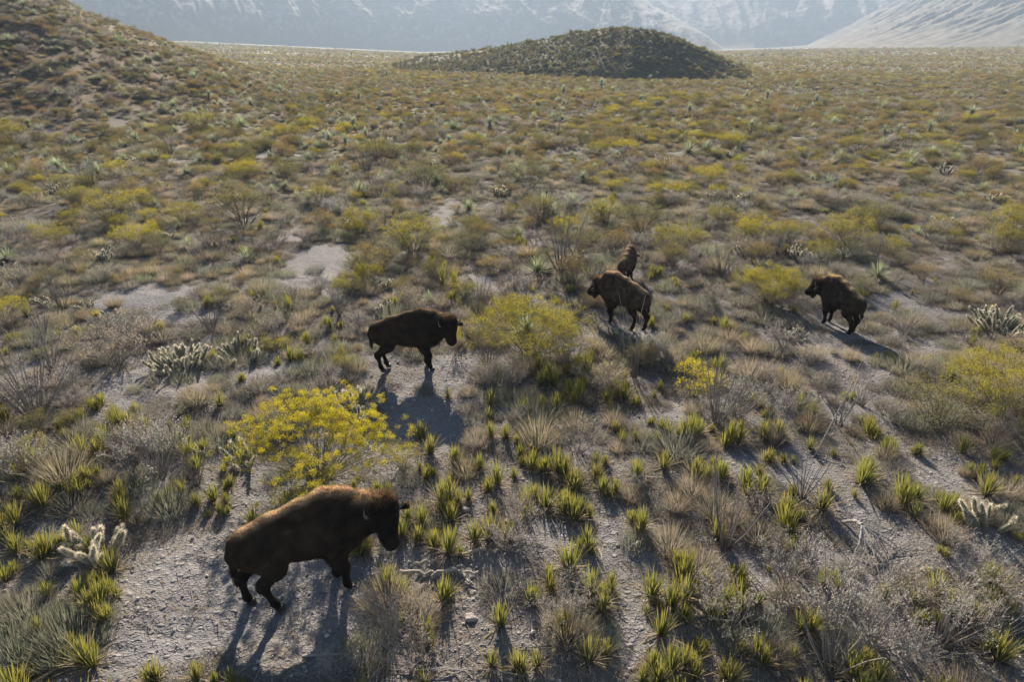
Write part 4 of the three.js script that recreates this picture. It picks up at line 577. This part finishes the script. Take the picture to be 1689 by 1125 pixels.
{
  const R = rng(5150), cell = new Map(), key = (x, z) => Math.floor(x) + ',' + Math.floor(z);
  const near = (x, z, rad) => { for (let i = -1; i <= 1; i++) for (let j = -1; j <= 1; j++) for (const [a, b, c] of cell.get(key(x + i, z + j)) ?? []) if (Math.hypot(a - x, b - z) < (rad + c) * 0.55) return true; return false; };
  const take = (x, z, rad) => { const k = key(x, z); if (!cell.has(k)) cell.set(k, []); cell.get(k).push([x, z, rad]); };
  for (const p of planted) take(p.at.x, p.at.z, p.kind.includes('bush') ? 0.6 : p.kind === 'agave_plant' ? 0.2 : 0.35);
  // [kind, size, radius, weights at 8, 15, 24, 45, 100, 300 m]
  const mixt = [['agave_plant', 0.95, 0.2, [2.3, 1.6, 0.6, 0.08, 0, 0]], ['candelilla_clump', 0.85, 0.3, [0.25, 0.35, 0.5, 0.6, 0.5, 0.3]], ['grass_clump', 0.95, 0.24, [0.3, 0.7, 1.4, 1.5, 1.2, 1.4]], ['grey_tussock', 1, 0.3, [0.4, 1.5, 3.0, 3.2, 2.2, 1.6]], ['dry_shrub', 0.95, 0.4, [0.22, 0.45, 0.9, 1.2, 0.9, 0.4]], ['yellow_bush', 0.62, 0.5, [0.0, 0.02, 0.08, 0.16, 0.2, 0.22]], ['olive_bush', 0.68, 0.5, [0.0, 0.03, 0.16, 0.45, 0.7, 0.7]], ['golden_shrub', 0.85, 0.4, [0.02, 0.04, 0.18, 0.7, 1.7, 1.9]], ['yucca_plant', 1.2, 0.45, [0.0, 0.01, 0.08, 0.26, 0.34, 0.34]], ['tree_yucca', 1.4, 0.4, [0, 0, 0, 0.002, 0.01, 0.01]], ['ocotillo_plant', 0.8, 0.3, [0.01, 0.02, 0.03, 0.02, 0.005, 0]], ['cholla_cactus', 1.1, 0.4, [0.0, 0.015, 0.04, 0.06, 0.02, 0]]];
  const rs = [8, 15, 24, 45, 100, 300];
  // rings: [inner, outer, tries per square metre]
  for (const [r0, r1, dens] of [[4.5, 14, 4.4], [14, 26, 5.5], [26, 60, 4.2], [60, 130, 2.6], [130, 280, 1.1], [280, 600, 0.22], [600, 1400, 0.03]]) {
    const half = 0.86, area = half * (r1 * r1 - r0 * r0), tries = Math.floor(area * dens);
    for (let i = 0; i < tries; i++) {
      const az = (R() * 2 - 1) * half, r = Math.sqrt(lerp(r0 * r0, r1 * r1, R())), x = Math.sin(az) * r, z = -Math.cos(az) * r;
      const hill = r > 60 ? hillH(az, r) : 0, mnd = r > 150 ? moundH(az, r) : 0, w = mixt.map((m) => piece(r, m[3].map((q, j) => [rs[j], q])) * (1 + 0.75 * N2(x * 0.07 + m[2] * 50, z * 0.07 + m[1] * 31) + 0.6 * N2b(x * 0.022 + m[2] * 70, z * 0.022 + m[1] * 11)));
      if (hill > 0.5) { w[3] *= 1.8; w[4] *= 1.8; w[5] *= 0.1; w[6] *= 1.0; w[7] *= 1.2; w[8] *= 2.4; w[9] = 0.02; w[2] *= 1.2; }
      if (mnd > 0.5) { w[6] *= 1.6; w[7] *= 0.3; w[9] = 0.05; w[8] = 0.8; w[2] = 0; w[3] *= 0.25; w[4] = 0; w[11] = 0; w[10] = 0; w[1] = 0; }
      const tot = w.reduce((a, b) => a + Math.max(0, b), 0); let u = R() * tot, m = 0; while (m < w.length - 1 && (u -= Math.max(0, w[m])) > 0) m++;
      const [kind, size, rad] = mixt[m], s = (r > 280 ? 1.25 : 1) * (r > 600 ? 2 : 1) * size * (0.5 + 0.65 * R() + 0.9 * R() ** 5), y = landH(x, z), pr = project(V(x, y, z)), v = Math.floor(R() * 97), turn = R() * 6.283, sy = 0.85 + 0.35 * R(), tone = (0.75 + 0.5 * R()) * (mnd > 0.5 ? 0.75 : 1 + 0.25 * sstep(150, 350, r)), dice = R();
      if (dice < bareAt(x, z) * 1.02) continue;
      const gap = N2b(x * 0.16 + 9, z * 0.16) ; if (r < 120 && gap > 0.33 && dice < 0.75) continue;
      if (r < 60 && (!clear(x, z, 0.45 * s) || near(x, z, rad * s))) continue;
      if (r < 60) take(x, z, rad * s);
      const seen = pr[2] > 0 && pr[0] > -15 && pr[0] < PW + 15 && pr[1] > 0 && pr[1] < PH + 45;
      if (seen && r < 75 && (held[kind] ?? 0) < quota[kind]) { held[kind] = (held[kind] ?? 0) + 1; plant(kind, V(x, y, z), s, turn, undefined, v, sy); }
      else put(kind, v, V(x, y, z), s, turn, sy, [tone * (0.94 + 0.12 * R()), tone, tone * (0.9 + 0.15 * R())]);
    }
  }
  { // what could not be counted: the scrub beyond, one object
    const g = new THREE.Group(); g.name = 'desert_scrub'; g.userData.kind = 'stuff'; scene.add(g); let n = 0;
    for (const [kind, vs] of Object.entries(stuff)) for (const [v, list] of Object.entries(vs)) {
      KINDS[kind].protos[v].traverse((part) => {
        if (!part.isMesh) return;
        const im = shadows(new THREE.InstancedMesh(part.geometry, part.material, list.length)); im.name = kind + '_' + part.name; im.userData.kind = 'stuff';
        list.forEach(([mx, t], i) => { im.setMatrixAt(i, mx); im.setColorAt(i, new THREE.Color(t[0], t[1], t[2])); }); g.add(im); n += list.length;
      });
    }
    tag(g, 'dense olive, golden and grey desert scrub covering the plain and hills', 'scrub');
  }
}
// litter: straws, fallen blades and pebbles on the near ground
{
  const R = rng(616), straw = new GB(); straw.blade(V(0, 0, 0), V(1, 0.06, 0).normalize(), 0.3, 0.012, V(0, -0.03, 0.05), 3, [0.4, 0.34, 0.25], [0.5, 0.42, 0.3]);
  const sets = [['straw_litter', straw.geo(), M.grass, 17000, 0, 'pale dry straws and fallen leaf blades lying on the gravel', 'litter']];
  const peb = new THREE.IcosahedronGeometry(0.02, 1), q = peb.attributes.position; for (let i = 0; i < q.count; i++) { const k = 1 + 0.25 * N3(q.getX(i) * 60, q.getY(i) * 60, q.getZ(i) * 60); q.setXYZ(i, q.getX(i) * k, q.getY(i) * k * 0.6, q.getZ(i) * k * 0.85); } peb.computeVertexNormals();
  sets.push(['pebbles', peb, new THREE.MeshStandardMaterial({ name: 'pebble', roughness: 0.95 }), 15000, 1, 'small grey and pinkish pebbles strewn over the bare gravel', 'pebbles']);
  for (const [q, c0, c1] of [[0, [0.2, 0.18, 0.14], [0.38, 0.33, 0.24]], [1, [0.17, 0.16, 0.125], [0.28, 0.26, 0.2]]]) sets.push(['dry_ground_cover', tuft(990 + q, 60, 0.14, 0.15, 1.2, c0, c1, 0.007, 2, 0.4).geo(), M.grass, 26000, 2, q ? 'short grey dead grass and stubble between the plants' : 'short straw-coloured dead grass between the plants', 'ground cover']);
  for (const [name, geo, mat, n, k, label, cat] of sets) {
    const im = shadows(new THREE.InstancedMesh(geo, mat, n)); im.name = numbered(name); im.userData.kind = 'stuff';
    for (let i = 0; i < n; i++) {
      let x, z, r, az; for (let t = 0; t < 6; t++) { az = (R() * 2 - 1) * 0.84; r = lerp(5, k === 2 ? 60 : k ? 26 : 30, Math.pow(R(), k === 2 ? 0.6 : 0.75)); x = Math.sin(az) * r; z = -Math.cos(az) * r; if (k === 2 ? R() > bareAt(x, z) * 1.1 && N2(x * 0.4, z * 0.4) > 0.75 - 0.055 * r && clear(x, z, 0.1) : k || N2(x * 0.5, z * 0.5) + 0.5 * N2b(x * 0.15, z * 0.15) > -0.1) break; }
      const s = k === 2 ? 0.6 + 0.9 * R() : k ? 0.4 + 1.6 * R() ** 4 : 0.5 + R(), e = new THREE.Quaternion().setFromEuler(new THREE.Euler((R() - 0.5) * (k === 1 ? 0.6 : 0.2), R() * 6.283, (R() - 0.5) * 0.2));
      im.setMatrixAt(i, new THREE.Matrix4().compose(V(x, landH(x, z) + (k === 2 ? -0.01 : k ? 0.004 : 0.012), z), e, V(s, s, s)));
      const c = k === 2 ? mixc([0.6, 0.6, 0.6], [1.15, 1.1, 1.05], R()) : k ? mixc([0.30, 0.26, 0.235], [0.50, 0.46, 0.43], R()) : mixc([0.55, 0.55, 0.6], [1.1, 1.05, 1.0], R()); im.setColorAt(i, new THREE.Color(c[0], c[1], c[2]));
    }
    tag(im, label, cat); scene.add(im);
  }
}
// ------------------------------------------------------------------ labels: each plant by what it stands beside, counted outwards from there
{
  const marks = [[520, 890, 'the nearest bison', 120], [680, 565, 'the second bison', 80], [1020, 490, 'the walking bison', 50], [1375, 510, 'the rightmost bison', 55], [530, 715, 'the bright yellow bush', 110], [872, 530, 'the wide central bush', 90], [1270, 470, 'the rightmost dense olive-yellow bush', 55], [1645, 640, 'the large right-hand bush', 90], [150, 880, 'the thick-armed lower-left cactus', 55], [60, 620, 'the big left-edge ocotillo', 70], [298, 575, 'the densest white cactus', 45], [1370, 1020, 'the bottom-edge ocotillo', 70], [1195, 850, 'the lower-right agave ocotillo', 50], [1630, 855, 'the fuzzy right-edge cactus', 45], [1050, 600, 'the upright central ocotillo', 40], [1435, 860, 'the bleached dead root', 45], [944, 325, 'the largest blue-green yucca', 45], [697, 288, 'the broad round olive bush', 45], [225, 385, 'the low bright yellow bush', 55], [403, 330, 'the tall loose olive bush', 55], [1396, 390, 'the round far-right bush', 50], [1098, 315, 'the flat-topped yellow bush', 40], [571, 230, 'the left trunked yucca', 35], [25, 225, 'the hill-foot bush', 40], [1208, 237, 'the small far-right yellow bush', 40], [844, 1125, 'the bottom edge middle', 20], [0, 1125, 'the lower left corner', 20], [1689, 1125, 'the lower right corner', 20], [1689, 420, 'the right edge middle', 20], [1689, 250, 'the upper right edge', 20], [330, 210, 'the left hill foot', 30], [1000, 130, 'the dark central mound', 150], [1250, 150, 'the mound end', 20], [1560, 200, 'the far right plain', 40], [620, 170, 'the far left plain', 40], [150, 100, 'the left hillside middle', 60], [340, 130, 'the left hill flank', 40], [180, 300, 'the far left scrub patch', 30]];
  const ord = ['', 'second', 'third', 'fourth', 'fifth', 'sixth', 'seventh', 'eighth', 'ninth', 'tenth', 'eleventh', 'twelfth', 'thirteenth', 'fourteenth', 'fifteenth', 'sixteenth', 'seventeenth', 'eighteenth', 'nineteenth', 'twentieth'], bins = new Map();
  for (const p of planted) {
    if (p.label) continue;
    const q = project(p.at); let best = null, bd = 1e9;
    for (const m of marks) { const d = Math.hypot(q[0] - m[0], (q[1] - m[1]) * 1.4) - m[3]; if (d < bd) { bd = d; best = m; } }
    const dx = (q[0] - best[0]) / (best[3] + 30), dy = (q[1] - best[1]) * 1.3 / (best[3] * 0.7 + 30), dir = Math.abs(dx) > Math.abs(dy) ? (dx < 0 ? 'left of' : 'right of') : dy < 0 ? 'beyond' : 'in front of';
    const k = p.kind + '|' + dir + '|' + best[2]; if (!bins.has(k)) bins.set(k, []); bins.get(k).push([bd, p, dir, best[2]]);
  }
  for (const list of bins.values()) list.sort((a, b) => a[0] - b[0]).forEach(([, p, dir, mark], i) => {
    const n = i < 20 ? ord[i] : (i + 1) + 'th';
    p.o.userData.label = KINDS[p.kind].desc + ', ' + (n ? n + ' one ' : 'next one ') + dir + ' ' + mark;
  });
}
renderer.render(scene, camera);
